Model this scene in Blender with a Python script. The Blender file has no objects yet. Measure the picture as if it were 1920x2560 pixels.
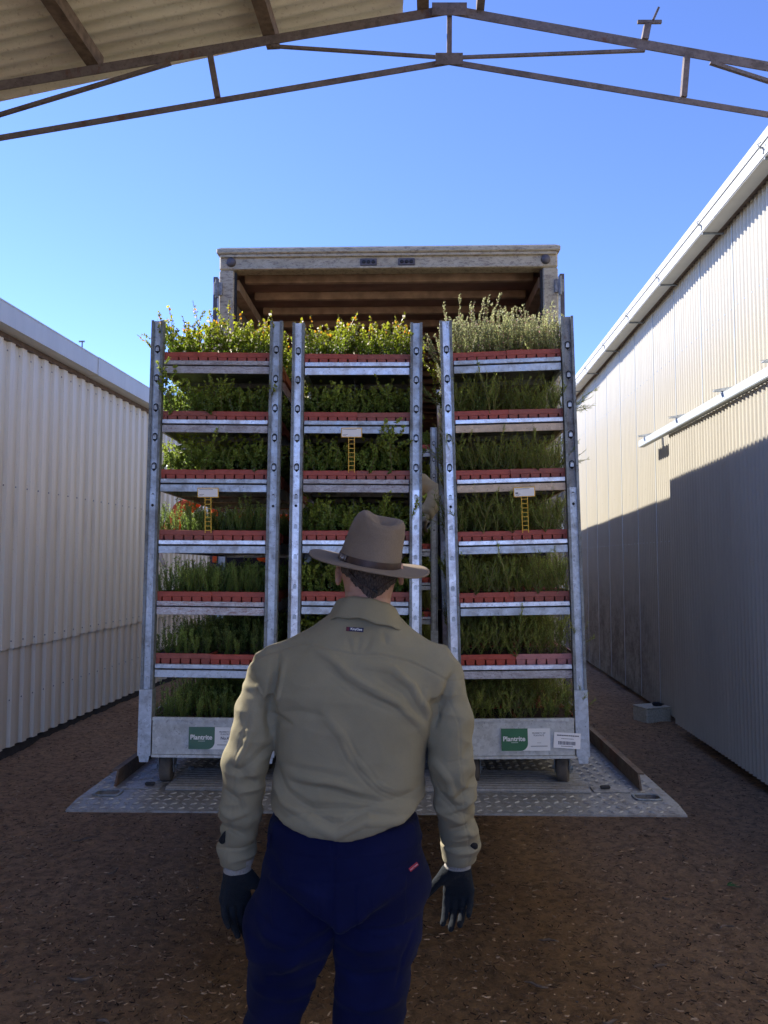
import bpy, math, random
import numpy as np
from mathutils import Vector, Matrix, Euler
random.seed(7); rng = np.random.default_rng(7)
R = math.radians
SC = bpy.context.scene
COL = SC.collection

# ------------------------------------------------------------------ camera, sky, sun, exposure
cam_d = bpy.data.cameras.new('camera'); cam = bpy.data.objects.new('camera', cam_d); COL.objects.link(cam)
cam.location = (0, 0, 1.75); cam.rotation_euler = (R(90 + 3.57), 0, 0)
cam_d.sensor_fit = 'VERTICAL'; cam_d.sensor_height = 36.0; cam_d.lens = 36 * 1923 / 2560
cam_d.clip_end = 600
SC.camera = cam
TO_SUN = Vector((-1.0, 0.68, 0.93)).normalized()
ELEV = math.asin(TO_SUN.z); AZ = math.atan2(TO_SUN.x, TO_SUN.y)
world = bpy.data.worlds.new('World'); SC.world = world; world.use_nodes = True
wn = world.node_tree.nodes; wl = world.node_tree.links
bg = wn['Background']
sky = wn.new('ShaderNodeTexSky'); sky.sky_type = 'NISHITA'; sky.sun_disc = False
sky.sun_elevation = ELEV; sky.sun_rotation = AZ
sky.altitude = 300; sky.air_density = 0.5; sky.dust_density = 0.0; sky.ozone_density = 6.0
tint = wn.new('ShaderNodeMix'); tint.data_type = 'RGBA'; tint.blend_type = 'MULTIPLY'; tint.inputs[0].default_value = 1
tint.inputs[7].default_value = (0.80, 0.74, 0.86, 1)
wl.new(sky.outputs[0], tint.inputs[6]); wl.new(tint.outputs[2], bg.inputs[0]); bg.inputs[1].default_value = 0.125
sun_d = bpy.data.lights.new('sun', 'SUN'); sun_d.energy = 2.4; sun_d.angle = R(0.53); sun_d.color = (1, 0.93, 0.82)
sun = bpy.data.objects.new('sun', sun_d); COL.objects.link(sun)
sun.rotation_euler = (-TO_SUN).to_track_quat('-Z', 'Y').to_euler(); sun.location = (-20, 30, 20)
vs = SC.view_settings; vs.view_transform = 'Standard'; vs.look = 'None'; vs.gamma = 1; vs.exposure = 2.2
vs.use_curve_mapping = False

WALL = -R(3.63)    # heading of both sheds
TRUCK = -R(1.49)   # heading of the truck

# ------------------------------------------------------------------ node material helpers
def newmat(name):
    m = bpy.data.materials.new(name); m.use_nodes = True
    nt = m.node_tree; b = nt.nodes['Principled BSDF']
    return m, nt, b
def mixc(nt, fac, a, b, mode='MIX'):
    n = nt.nodes.new('ShaderNodeMix'); n.data_type = 'RGBA'; n.blend_type = mode
    for i, v in ((0, fac), (6, a), (7, b)):
        if isinstance(v, (int, float)): n.inputs[i].default_value = v
        elif isinstance(v, tuple): n.inputs[i].default_value = (*v[:3], 1)
        else: nt.links.new(v, n.inputs[i])
    return n.outputs[2]
def ramp(nt, src, stops):
    n = nt.nodes.new('ShaderNodeValToRGB'); nt.links.new(src, n.inputs[0])
    e = n.color_ramp.elements
    while len(e) < len(stops): e.new(0.5)
    for k, (p, c) in enumerate(stops):
        e[k].position = p; e[k].color = (c, c, c, 1) if isinstance(c, (int, float)) else (*c, 1)
    return n.outputs[0]
def coords(nt, scale=(1, 1, 1), kind='Object'):
    tc = nt.nodes.new('ShaderNodeTexCoord'); mp = nt.nodes.new('ShaderNodeMapping')
    mp.inputs['Scale'].default_value = scale; nt.links.new(tc.outputs[kind], mp.inputs[0])
    return mp.outputs[0]
def gcoords(nt, scale=(1, 1, 1)):
    g = nt.nodes.new('ShaderNodeNewGeometry'); mp = nt.nodes.new('ShaderNodeMapping')
    mp.inputs['Scale'].default_value = scale; nt.links.new(g.outputs['Position'], mp.inputs[0])
    return mp.outputs[0]
def noise(nt, vec, scale, detail=4, rough=0.55, dist=0):
    n = nt.nodes.new('ShaderNodeTexNoise'); n.inputs['Scale'].default_value = scale
    n.inputs['Detail'].default_value = detail; n.inputs['Roughness'].default_value = rough
    n.inputs['Distortion'].default_value = dist; nt.links.new(vec, n.inputs['Vector'])
    return n.outputs[0]
def voro(nt, vec, scale, feature='F1', out=0):
    n = nt.nodes.new('ShaderNodeTexVoronoi'); n.feature = feature; n.inputs['Scale'].default_value = scale
    nt.links.new(vec, n.inputs['Vector']); return n.outputs[out]
def bump(nt, b, h, strength=0.3, dist=0.005):
    n = nt.nodes.new('ShaderNodeBump'); n.inputs['Strength'].default_value = strength
    n.inputs['Distance'].default_value = dist; nt.links.new(h, n.inputs['Height'])
    nt.links.new(n.outputs[0], b.inputs['Normal'])
def setc(nt, b, c, rough=None, metal=None):
    if isinstance(c, tuple): b.inputs['Base Color'].default_value = (*c, 1)
    else: nt.links.new(c, b.inputs['Base Color'])
    if rough is not None:
        if isinstance(rough, (int, float)): b.inputs['Roughness'].default_value = rough
        else: nt.links.new(rough, b.inputs['Roughness'])
    if metal is not None: b.inputs['Metallic'].default_value = metal

M = {}
def plain(name, c, rough=0.6, metal=0, var=0.25, scale=18, bs=0.15):
    m, nt, b = newmat(name)
    n = noise(nt, gcoords(nt), scale, 5)
    dark = tuple(x * (1 - var) for x in c); lite = tuple(min(1, x * (1 + var)) for x in c)
    setc(nt, b, mixc(nt, ramp(nt, n, [(0.3, 0.0), (0.7, 1.0)]), dark, lite), rough, metal)
    if bs: bump(nt, b, n, bs, 0.003)
    M[name] = m; return m
def galv(name, base, dirt, rust=0.0, metal=0.75, rough=0.42, scratch=0.0, scol=(0.3, 0.12, 0.08)):
    m, nt, b = newmat(name); g = gcoords(nt)
    sp = voro(nt, g, 70, out=1)
    bw = nt.nodes.new('ShaderNodeRGBToBW'); nt.links.new(sp, bw.inputs[0])
    c = mixc(nt, ramp(nt, bw.outputs[0], [(0.1, 0.0), (0.9, 1.0)]), tuple(x * 0.84 for x in base), tuple(min(1, x * 1.08) for x in base))
    n1 = noise(nt, g, 14, 6, 0.7)
    c = mixc(nt, ramp(nt, n1, [(0.50, 0.0), (0.66, 0.75)]), c, dirt)
    n3 = noise(nt, g, 95, 3, 0.6)
    c = mixc(nt, ramp(nt, n3, [(0.60, 0.0), (0.68, 0.6)]), c, tuple(x * 0.5 for x in dirt))
    if rust:
        n2 = noise(nt, gcoords(nt, (1, 1, 0.5)), 9, 7, 0.72)
        c = mixc(nt, ramp(nt, n2, [(0.62 - rust, 0.0), (0.72 - rust, 0.85)]), c, (0.13, 0.055, 0.03))
    if scratch:
        n4 = noise(nt, gcoords(nt, (9, 9, 60)), 3, 5, 0.75, 1.2)
        c = mixc(nt, ramp(nt, n4, [(0.54, 0.0), (0.57, 0.9), (0.6, 0.9), (0.63, 0.0)]), c, scol)
    setc(nt, b, c, ramp(nt, n1, [(0.3, rough), (0.75, min(1, rough + 0.3))]), metal)
    bump(nt, b, n1, 0.15, 0.002)
    M[name] = m; return m
galv('galv', (0.50, 0.55, 0.60), (0.30, 0.32, 0.34), rough=0.36)
galv('galv_bright', (0.76, 0.79, 0.84), (0.50, 0.51, 0.55), metal=0.85, rough=0.3)
galv('galv_dull', (0.25, 0.28, 0.30), (0.14, 0.14, 0.14), metal=0.6, rough=0.5)
galv('galv_rust', (0.30, 0.31, 0.32), (0.15, 0.14, 0.13), rust=0.08, metal=0.5, rough=0.55)
galv('galv_panel', (0.56, 0.58, 0.57), (0.42, 0.43, 0.42), metal=0.45, rough=0.5)
galv('shelf_scratched', (0.62, 0.62, 0.66), (0.40, 0.38, 0.42), metal=0.3, rough=0.5, scratch=1)
galv('shelf_pale', (0.50, 0.50, 0.54), (0.30, 0.28, 0.30), metal=0.4, rough=0.5, scratch=0.5, scol=(0.22, 0.17, 0.17))
galv('shelf_beige', (0.62, 0.50, 0.38), (0.50, 0.38, 0.28), metal=0.2, rough=0.5)
galv('plate_steel', (0.30, 0.30, 0.29), (0.21, 0.19, 0.17), rust=0.0, metal=0.5, rough=0.5)
galv('plate_bar', (0.46, 0.46, 0.45), (0.32, 0.31, 0.29), metal=0.5, rough=0.4)
galv('plate_rust', (0.16, 0.12, 0.09), (0.07, 0.05, 0.04), rust=0.08, metal=0.2, rough=0.75)
galv('truss_rust', (0.19, 0.16, 0.155), (0.10, 0.085, 0.08), rust=0.04, metal=0.1, rough=0.8)
plain('shade_black', (0.01, 0.01, 0.012), 0.9, bs=0)  # black standing in for the shade in holes, grooves and openings
plain('timber_old', (0.17, 0.12, 0.085), 0.9, var=0.45, scale=25)
plain('concrete', (0.46, 0.42, 0.32), 0.95, scale=60, bs=0.6)
plain('rag', (0.02, 0.02, 0.022), 0.9)
plain('rubber', (0.10, 0.085, 0.07), 0.85, scale=40)
plain('rubber_dark', (0.025, 0.025, 0.028), 0.8, scale=40)
plain('white_cap', (0.55, 0.52, 0.45), 0.5)
plain('yellow_plastic', (0.72, 0.42, 0.03), 0.45, var=0.1, bs=0)
plain('card', (0.85, 0.85, 0.86), 0.6, var=0.04, bs=0)
plain('ink', (0.09, 0.09, 0.11), 0.6, bs=0)
plain('green_print', (0.035, 0.15, 0.07), 0.4, var=0.08, bs=0)
plain('green_grey_print', (0.06, 0.15, 0.105), 0.4, var=0.08, bs=0)
plain('white_print', (0.78, 0.80, 0.80), 0.4, var=0.03, bs=0)
plain('soil', (0.045, 0.026, 0.018), 1.0, var=0.5, scale=90, bs=0.8)
plain('truck_inner', (0.27, 0.165, 0.135), 0.8, var=0.2, scale=6)
plain('truck_rib', (0.40, 0.28, 0.20), 0.8, var=0.3, scale=10)
plain('truck_wall', (0.22, 0.20, 0.18), 0.8, var=0.2, scale=4)
plain('truck_floor', (0.15, 0.12, 0.09), 0.8)
plain('door_dark', (0.10, 0.09, 0.10), 0.5)
plain('hi_vis', (0.85, 0.13, 0.02), 0.7, var=0.08)
plain('beige_cloth', (0.42, 0.35, 0.22), 0.9, var=0.15)
plain('white_glove', (0.55, 0.52, 0.46), 0.9)
plain('dark_cloth', (0.02, 0.022, 0.04), 0.9)
plain('boot', (0.06, 0.035, 0.02), 0.6)
plain('leather', (0.05, 0.026, 0.02), 0.5, var=0.3, scale=50)
plain('buckle', (0.25, 0.22, 0.2), 0.35, 0.8)
plain('navy_label', (0.012, 0.014, 0.07), 0.6, bs=0)
plain('red_label', (0.45, 0.03, 0.05), 0.6, bs=0)
plain('darkred_label', (0.12, 0.01, 0.025), 0.6, bs=0)
plain('eye_white', (0.7, 0.68, 0.65), 0.3, bs=0)
plain('green_leaf', (0.03, 0.12, 0.02), 0.5)

def mat_truck_cream():
    m, nt, b = newmat('truck_cream'); g = gcoords(nt)
    n = noise(nt, g, 9, 8, 0.75); n2 = noise(nt, gcoords(nt, (1, 1, 3.0)), 22, 7, 0.8)
    c = mixc(nt, ramp(nt, n, [(0.35, 0.0), (0.7, 1.0)]), (0.40, 0.345, 0.23), (0.54, 0.475, 0.34))
    c = mixc(nt, ramp(nt, n2, [(0.50, 0.0), (0.62, 0.8)]), c, (0.13, 0.095, 0.075))
    n3 = noise(nt, g, 60, 4, 0.7)
    c = mixc(nt, ramp(nt, n3, [(0.6, 0.0), (0.68, 0.7)]), c, (0.10, 0.08, 0.07))
    setc(nt, b, c, 0.5); bump(nt, b, n2, 0.06, 0.002); M['truck_cream'] = m
mat_truck_cream()

def mat_cladding(name, base, stain, low_dark=0.0, seam=0.0):
    m, nt, b = newmat(name); o = coords(nt)
    n1 = noise(nt, coords(nt, (1.5, 1.5, 0.22)), 3.0, 6, 0.65)
    c = mixc(nt, ramp(nt, n1, [(0.3, 0.0), (0.75, 1.0)]), tuple(x * 0.86 for x in base), base)
    n2 = noise(nt, coords(nt, (12, 12, 0.8)), 2.5, 6, 0.7)
    c = mixc(nt, ramp(nt, n2, [(0.55, 0.0), (0.75, 0.35)]), c, stain)
    n5 = noise(nt, o, 60, 3, 0.6)
    c = mixc(nt, ramp(nt, n5, [(0.67, 0.0), (0.72, 0.35)]), c, tuple(x * 0.5 for x in stain))
    if low_dark:      # darker low down and further along the wall, broken up by noise
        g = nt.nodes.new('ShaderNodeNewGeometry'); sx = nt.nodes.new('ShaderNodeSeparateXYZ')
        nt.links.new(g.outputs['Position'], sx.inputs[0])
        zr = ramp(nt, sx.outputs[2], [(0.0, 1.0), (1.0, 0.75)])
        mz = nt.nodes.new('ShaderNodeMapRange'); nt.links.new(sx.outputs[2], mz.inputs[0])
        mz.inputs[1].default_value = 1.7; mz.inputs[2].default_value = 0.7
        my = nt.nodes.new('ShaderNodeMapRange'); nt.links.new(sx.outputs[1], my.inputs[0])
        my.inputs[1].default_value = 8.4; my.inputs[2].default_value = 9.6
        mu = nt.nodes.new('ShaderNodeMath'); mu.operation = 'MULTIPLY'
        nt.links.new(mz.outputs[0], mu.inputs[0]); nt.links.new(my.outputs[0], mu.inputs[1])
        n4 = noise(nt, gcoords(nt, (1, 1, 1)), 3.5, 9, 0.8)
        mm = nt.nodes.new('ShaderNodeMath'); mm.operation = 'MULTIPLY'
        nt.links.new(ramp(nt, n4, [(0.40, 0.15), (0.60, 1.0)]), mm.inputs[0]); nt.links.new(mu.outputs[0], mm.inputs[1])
        m3 = nt.nodes.new('ShaderNodeMath'); m3.operation = 'MULTIPLY'; m3.inputs[1].default_value = low_dark
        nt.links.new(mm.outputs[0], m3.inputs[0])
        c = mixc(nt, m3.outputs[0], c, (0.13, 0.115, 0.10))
    setc(nt, b, c, 0.45, 0.0)
    bump(nt, b, noise(nt, o, 8, 3), 0.12, 0.01)
    M[name] = m
mat_cladding('clad_left', (0.90, 0.83, 0.64), (0.36, 0.30, 0.25))
mat_cladding('clad_left_low', (0.80, 0.74, 0.59), (0.38, 0.33, 0.27))
mat_cladding('clad_right', (0.54, 0.505, 0.415), (0.45, 0.43, 0.40), low_dark=0.8)
mat_cladding('gutter_white', (0.66, 0.64, 0.54), (0.42, 0.38, 0.34))
mat_cladding('gutter_right', (0.50, 0.50, 0.47), (0.50, 0.48, 0.44))
mat_cladding('rail_paint', (0.48, 0.53, 0.56), (0.30, 0.30, 0.30))
plain('fascia_dark', (0.16, 0.12, 0.10), 0.9, var=0.3)
plain('inside_dark', (0.05, 0.045, 0.04), 0.95)

def mat_roof():
    m, nt, b = newmat('roof_under'); o = coords(nt)
    n1 = noise(nt, coords(nt, (0.6, 3, 1)), 4, 8, 0.75)
    c = mixc(nt, ramp(nt, n1, [(0.3, 0.0), (0.7, 1.0)]), (0.66, 0.61, 0.49), (0.90, 0.85, 0.71))
    n2 = noise(nt, o, 45, 5, 0.8)
    c = mixc(nt, ramp(nt, n2, [(0.56, 0.0), (0.70, 0.6)]), c, (0.30, 0.22, 0.15))
    setc(nt, b, c, 0.7, 0.0); bump(nt, b, n2, 0.3, 0.003); M['roof_under'] = m
mat_roof()

def mat_ground():
    m, nt, b = newmat('ground_soil'); g = gcoords(nt)
    n1 = noise(nt, g, 0.9, 6, 0.65); n2 = noise(nt, g, 16, 10, 0.8); n3 = noise(nt, g, 85, 6, 0.75)
    c = mixc(nt, ramp(nt, n1, [(0.35, 0.0), (0.7, 1.0)]), (0.44, 0.255, 0.125), (0.62, 0.385, 0.200))
    c = mixc(nt, ramp(nt, n2, [(0.40, 0.0), (0.56, 1.0)]), mixc(nt, 0.72, c, (0.095, 0.062, 0.038)), c)
    c = mixc(nt, ramp(nt, n3, [(0.55, 0.0), (0.62, 0.8)]), c, (0.42, 0.28, 0.18))
    v = voro(nt, gcoords(nt, (1, 1, 1)), 120)
    c = mixc(nt, ramp(nt, v, [(0.0, 0.5), (0.25, 0.0)]), c, (0.26, 0.20, 0.14))
    setc(nt, b, c, 1.0)
    ad = nt.nodes.new('ShaderNodeMath'); nt.links.new(n2, ad.inputs[0]); nt.links.new(n3, ad.inputs[1])
    bump(nt, b, ad.outputs[0], 1.0, 0.03); M['ground_soil'] = m
mat_ground()

def mat_leaf(name, trans=0.45, rough=0.5, gain=1.0, spec=0.3):
    m, nt, b = newmat(name)
    at = nt.nodes.new('ShaderNodeAttribute'); at.attribute_name = 'Col'
    oi = nt.nodes.new('ShaderNodeObjectInfo')
    hs = nt.nodes.new('ShaderNodeHueSaturation'); nt.links.new(at.outputs['Color'], hs.inputs['Color'])
    mr = nt.nodes.new('ShaderNodeMapRange'); nt.links.new(oi.outputs['Random'], mr.inputs[0])
    mr.inputs[3].default_value = 0.8 * gain; mr.inputs[4].default_value = 1.25 * gain
    nt.links.new(mr.outputs[0], hs.inputs['Value'])
    nt.links.new(hs.outputs[0], b.inputs['Base Color']); b.inputs['Roughness'].default_value = rough
    b.inputs['Specular IOR Level'].default_value = spec
    tr = nt.nodes.new('ShaderNodeBsdfTranslucent'); nt.links.new(hs.outputs[0], tr.inputs[0])
    mx = nt.nodes.new('ShaderNodeMixShader'); mx.inputs[0].default_value = trans
    out = nt.nodes['Material Output']
    nt.links.new(b.outputs[0], mx.inputs[1]); nt.links.new(tr.outputs[0], mx.inputs[2]); nt.links.new(mx.outputs[0], out.inputs[0])
    M[name] = m
mat_leaf('leaf', 0.5, 0.4, 1.5, 0.5)
mat_leaf('litter', 0.0, 0.9, 1.0, 0.1)

def mat_cloth(name, c1, c2, weave=900, bs=0.25):
    m, nt, b = newmat(name); o = coords(nt)
    n1 = noise(nt, o, 7, 5, 0.6); n2 = noise(nt, o, weave, 2, 0.5)
    c = mixc(nt, ramp(nt, n1, [(0.3, 0.0), (0.7, 1.0)]), c1, c2)
    c = mixc(nt, ramp(nt, n2, [(0.35, 0.22), (0.65, 0.0)]), c, tuple(x * 0.5 for x in c1))
    setc(nt, b, c, 0.92); b.inputs['Specular IOR Level'].default_value = 0.15
    try: b.inputs['Sheen Weight'].default_value = 0.04
    except Exception: pass
    n3 = noise(nt, coords(nt, (1, 1, 1.6)), 26, 6, 0.62, 0.8)
    ad = nt.nodes.new('ShaderNodeMath'); nt.links.new(n3, ad.inputs[0]); nt.links.new(n2, ad.inputs[1])
    bump(nt, b, ad.outputs[0], bs, 0.0045); M[name] = m
mat_cloth('shirt_khaki', (0.280, 0.252, 0.168), (0.335, 0.300, 0.205))
mat_cloth('trouser_navy', (0.0030, 0.0050, 0.036), (0.0060, 0.0095, 0.058))
mat_cloth('hat_felt', (0.21, 0.162, 0.120), (0.26, 0.208, 0.16), weave=400, bs=0.15)
mat_cloth('glove_navy', (0.010, 0.013, 0.018), (0.022, 0.027, 0.034), weave=300, bs=0.5)
mat_cloth('glove_knit', (0.30, 0.28, 0.26), (0.42, 0.40, 0.37), weave=300, bs=0.6)
def mat_skin():
    m, nt, b = newmat('skin'); o = coords(nt); n = noise(nt, o, 30, 6, 0.65)
    setc(nt, b, mixc(nt, ramp(nt, n, [(0.3, 0.0), (0.7, 1.0)]), (0.40, 0.20, 0.135), (0.55, 0.32, 0.23)), 0.55)
    b.inputs['Subsurface Weight'].default_value = 0.08; b.inputs['Subsurface Radius'].default_value = (0.01, 0.004, 0.002)
    bump(nt, b, n, 0.3, 0.002); M['skin'] = m
    m, nt, b = newmat('hair_grey'); o = coords(nt, (1, 1, 0.35)); n = noise(nt, o, 260, 4, 0.7)
    setc(nt, b, mixc(nt, ramp(nt, n, [(0.4, 0.0), (0.62, 1.0)]), (0.028, 0.020, 0.016), (0.13, 0.10, 0.085)), 0.8)
    bump(nt, b, n, 0.9, 0.004); M['hair_grey'] = m
mat_skin()
def mat_tray(name, c):
    m, nt, b = newmat(name); g = gcoords(nt); n = noise(nt, g, 30, 6, 0.7)
    oi = nt.nodes.new('ShaderNodeObjectInfo')
    c1 = mixc(nt, ramp(nt, n, [(0.35, 0.0), (0.75, 1.0)]), c, tuple(min(1, x * 1.3 + 0.02) for x in c))
    n2 = noise(nt, g, 130, 3, 0.6)
    c1 = mixc(nt, ramp(nt, n2, [(0.64, 0.0), (0.7, 0.6)]), c1, (0.05, 0.03, 0.025))
    setc(nt, b, c1, 0.5); M[name] = m
mat_tray('tray_red', (0.32, 0.050, 0.026)); mat_tray('tray_red_dull', (0.26, 0.058, 0.036)); mat_tray('tray_red_bright', (0.34, 0.045, 0.020))
mat_tray('tray_pink', (0.38, 0.15, 0.15))

# ------------------------------------------------------------------ mesh helpers
def tag(o, label=None, cat=None, group=None, kind=None):
    if label: o['label'] = label
    if cat: o['category'] = cat
    if group: o['group'] = group
    if kind: o['kind'] = kind
    return o
def empty(name, loc=(0, 0, 0), rot=(0, 0, 0), parent=None):
    o = bpy.data.objects.new(name, None); COL.objects.link(o); o.location = loc; o.rotation_euler = rot
    o.empty_display_size = 0.2
    if parent: o.parent = parent
    return o
def link_mesh(name, me, parent=None, loc=(0, 0, 0), rot=(0, 0, 0)):
    o = bpy.data.objects.new(name, me); COL.objects.link(o); o.location = loc; o.rotation_euler = rot
    if parent: o.parent = parent
    return o
class MB:
    def __init__(s): s.v = []; s.f = []; s.mi = []
    def add(s, vs_, fs_, mi=0):
        k = len(s.v); s.v += [tuple(p) for p in vs_]; s.f += [tuple(i + k for i in f) for f in fs_]; s.mi += [mi] * len(fs_)
        return s
    def box(s, x0, x1, y0, y1, z0, z1, mi=0, T=None):
        vs_ = [(x, y, z) for z in (z0, z1) for y in (y0, y1) for x in (x0, x1)]
        if T is not None: vs_ = [T @ Vector(p) for p in vs_]
        return s.add(vs_, [(0, 2, 3, 1), (4, 5, 7, 6), (0, 1, 5, 4), (2, 6, 7, 3), (0, 4, 6, 2), (1, 3, 7, 5)], mi)
    def bbox(s, x0, x1, y0, y1, z0, z1, c=0.002, mi=0):   # box with chamfered vertical and top edges
        pts = [(x0 + c, y0), (x1 - c, y0), (x1, y0 + c), (x1, y1 - c), (x1 - c, y1), (x0 + c, y1), (x0, y1 - c), (x0, y0 + c)]
        cx, cy = (x0 + x1) / 2, (y0 + y1) / 2
        def inset(p): return (cx + (p[0] - cx) * (1 - 2 * c / (x1 - x0)), cy + (p[1] - cy) * (1 - 2 * c / (y1 - y0)))
        rings = [[(*inset(p), z0) for p in pts], [(*p, z0 + c) for p in pts], [(*p, z1 - c) for p in pts], [(*inset(p), z1) for p in pts]]
        vs_ = [q for r in rings for q in r]; fs_ = []
        for k in range(3):
            for i in range(8):
                j = (i + 1) % 8; fs_.append((k * 8 + i, k * 8 + j, k * 8 + 8 + j, k * 8 + 8 + i))
        fs_ += [tuple(range(7, -1, -1)), tuple(range(24, 32))]
        return s.add(vs_, fs_, mi)
    def tube(s, pts, rad, n=8, mi=0, cap=True):
        pts = [Vector(p) for p in pts]; rs = rad if isinstance(rad, (list, tuple)) else [rad] * len(pts)
        vs_ = []; fs_ = []; up = None
        for k, p in enumerate(pts):
            d = (pts[min(k + 1, len(pts) - 1)] - pts[max(k - 1, 0)]).normalized()
            if up is None: up = d.orthogonal().normalized()
            else: up = (up - d * up.dot(d)).normalized()
            b = d.cross(up)
            for i in range(n):
                a = 2 * math.pi * i / n; vs_.append(p + (up * math.cos(a) + b * math.sin(a)) * rs[k])
        for k in range(len(pts) - 1):
            for i in range(n):
                j = (i + 1) % n; fs_.append((k * n + i, k * n + j, (k + 1) * n + j, (k + 1) * n + i))
        if cap: fs_ += [tuple(range(n - 1, -1, -1)), tuple(range((len(pts) - 1) * n, len(pts) * n))]
        return s.add(vs_, fs_, mi)
    def beam(s, a, b, w, h, mi=0, upv=(0, 0, 1)):   # rectangular bar from a to b
        a = Vector(a); b = Vector(b); d = (b - a); L = d.length; d.normalize()
        u = Vector(upv); side = d.cross(u).normalized(); u = side.cross(d).normalized()
        T = Matrix((( side.x, d.x, u.x, a.x), (side.y, d.y, u.y, a.y), (side.z, d.z, u.z, a.z), (0, 0, 0, 1)))
        return s.box(-w / 2, w / 2, 0, L, -h / 2, h / 2, mi, T)
    def mesh(s, name, mats, smooth=False):
        me = bpy.data.meshes.new(name); me.from_pydata([tuple(p) for p in s.v], [], s.f)
        for m in (mats if isinstance(mats, (list, tuple)) else [mats]): me.materials.append(M[m] if isinstance(m, str) else m)
        me.polygons.foreach_set('material_index', s.mi)
        if smooth: me.polygons.foreach_set('use_smooth', [True] * len(me.polygons))
        me.update(); return me
    def build(s, name, mats, parent=None, smooth=False, loc=(0, 0, 0), rot=(0, 0, 0)):
        return link_mesh(name, s.mesh(name, mats, smooth), parent, loc, rot)
def np_mesh(name, V, F, mats, smooth=True, col=None, mi=None):
    """F: (n,k) int array"""
    V = np.asarray(V, dtype=np.float32); F = np.asarray(F, dtype=np.int32)
    me = bpy.data.meshes.new(name); n, k = F.shape
    me.vertices.add(len(V)); me.vertices.foreach_set('co', V.ravel())
    me.loops.add(n * k); me.loops.foreach_set('vertex_index', F.ravel())
    me.polygons.add(n); me.polygons.foreach_set('loop_start', np.arange(0, n * k, k, dtype=np.int32))
    me.polygons.foreach_set('use_smooth', np.full(n, smooth))
    for m in (mats if isinstance(mats, (list, tuple)) else [mats]): me.materials.append(M[m])
    if mi is not None: me.polygons.foreach_set('material_index', np.asarray(mi, dtype=np.int32))
    me.update(calc_edges=True); me.validate()
    if col is not None:
        a = me.color_attributes.new('Col', 'FLOAT_COLOR', 'POINT')
        c4 = np.ones((len(V), 4), dtype=np.float32); c4[:, :3] = col; a.data.foreach_set('color', c4.ravel())
    return me

# value noise on numpy arrays
_T = rng.random((64, 64, 64)).astype(np.float32)
def vnoise(x, y, z):
    xi = np.floor(x).astype(int); yi = np.floor(y).astype(int); zi = np.floor(z).astype(int)
    fx = x - xi; fy = y - yi; fz = z - zi
    fx = fx * fx * (3 - 2 * fx); fy = fy * fy * (3 - 2 * fy); fz = fz * fz * (3 - 2 * fz)
    def g(a, b, c): return _T[(xi + a) & 63, (yi + b) & 63, (zi + c) & 63]
    x00 = g(0, 0, 0) * (1 - fx) + g(1, 0, 0) * fx; x10 = g(0, 1, 0) * (1 - fx) + g(1, 1, 0) * fx
    x01 = g(0, 0, 1) * (1 - fx) + g(1, 0, 1) * fx; x11 = g(0, 1, 1) * (1 - fx) + g(1, 1, 1) * fx
    return ((x00 * (1 - fy) + x10 * fy) * (1 - fz) + (x01 * (1 - fy) + x11 * fy) * fz) * 2 - 1
def fbm(x, y, z, o=4):
    s = 0; a = 1; f = 1
    for k in range(o): s = s + a * vnoise(x * f + 17 * k, y * f + 5 * k, z * f); a *= 0.5; f *= 2.03
    return s

# surface nets
def nets(fn, lo, hi, h):
    lo = np.array(lo, float); hi = np.array(hi, float); n = np.ceil((hi - lo) / h).astype(int) + 1
    ax = [lo[i] + h * np.arange(n[i]) for i in range(3)]
    X, Y, Z = np.meshgrid(*ax, indexing='ij'); D = fn(X, Y, Z).astype(np.float32)
    S = D < 0
    cs = [(a, b, c) for a in (0, 1) for b in (0, 1) for c in (0, 1)]
    def sh(A, c): return A[c[0]:n[0] - 1 + c[0], c[1]:n[1] - 1 + c[1], c[2]:n[2] - 1 + c[2]]
    cnt = sum(sh(S, c).astype(np.int8) for c in cs)
    act = (cnt > 0) & (cnt < 8); idx = -np.ones(act.shape, dtype=np.int64); ii = np.argwhere(act); idx[act] = np.arange(len(ii))
    acc = np.zeros((len(ii), 3)); wt = np.zeros(len(ii))
    for c in cs:
        for axi in range(3):
            if c[axi] == 1: continue
            d = list(c); d[axi] = 1
            a = D[ii[:, 0] + c[0], ii[:, 1] + c[1], ii[:, 2] + c[2]]; b = D[ii[:, 0] + d[0], ii[:, 1] + d[1], ii[:, 2] + d[2]]
            m = (a < 0) != (b < 0); t = np.where(m, a / np.where(m, a - b, 1), 0)
            p = np.tile(np.array(c, float), (len(ii), 1)); p[:, axi] += t
            acc[m] += p[m]; wt[m] += 1
    V = lo + h * (ii + acc / wt[:, None])
    F = []
    for axi in range(3):
        o1, o2 = [(1, 2), (2, 0), (0, 1)][axi]
        sl = [slice(None)] * 3; sl2 = [slice(None)] * 3; sl[axi] = slice(0, -1); sl2[axi] = slice(1, None)
        A = S[tuple(sl)]; B = S[tuple(sl2)]; e = np.argwhere(A != B)
        e = e[(e[:, o1] > 0) & (e[:, o2] > 0) & (e[:, o1] < n[o1] - 1) & (e[:, o2] < n[o2] - 1)]
        ins = A[e[:, 0], e[:, 1], e[:, 2]]
        def ix(a, b):
            q = e.copy(); q[:, o1] -= a; q[:, o2] -= b; return idx[q[:, 0], q[:, 1], q[:, 2]]
        q = np.stack([ix(1, 1), ix(0, 1), ix(0, 0), ix(1, 0)], 1)
        q = np.where(ins[:, None], q, q[:, ::-1]); F.append(q)
    return V, np.concatenate(F)
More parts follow.
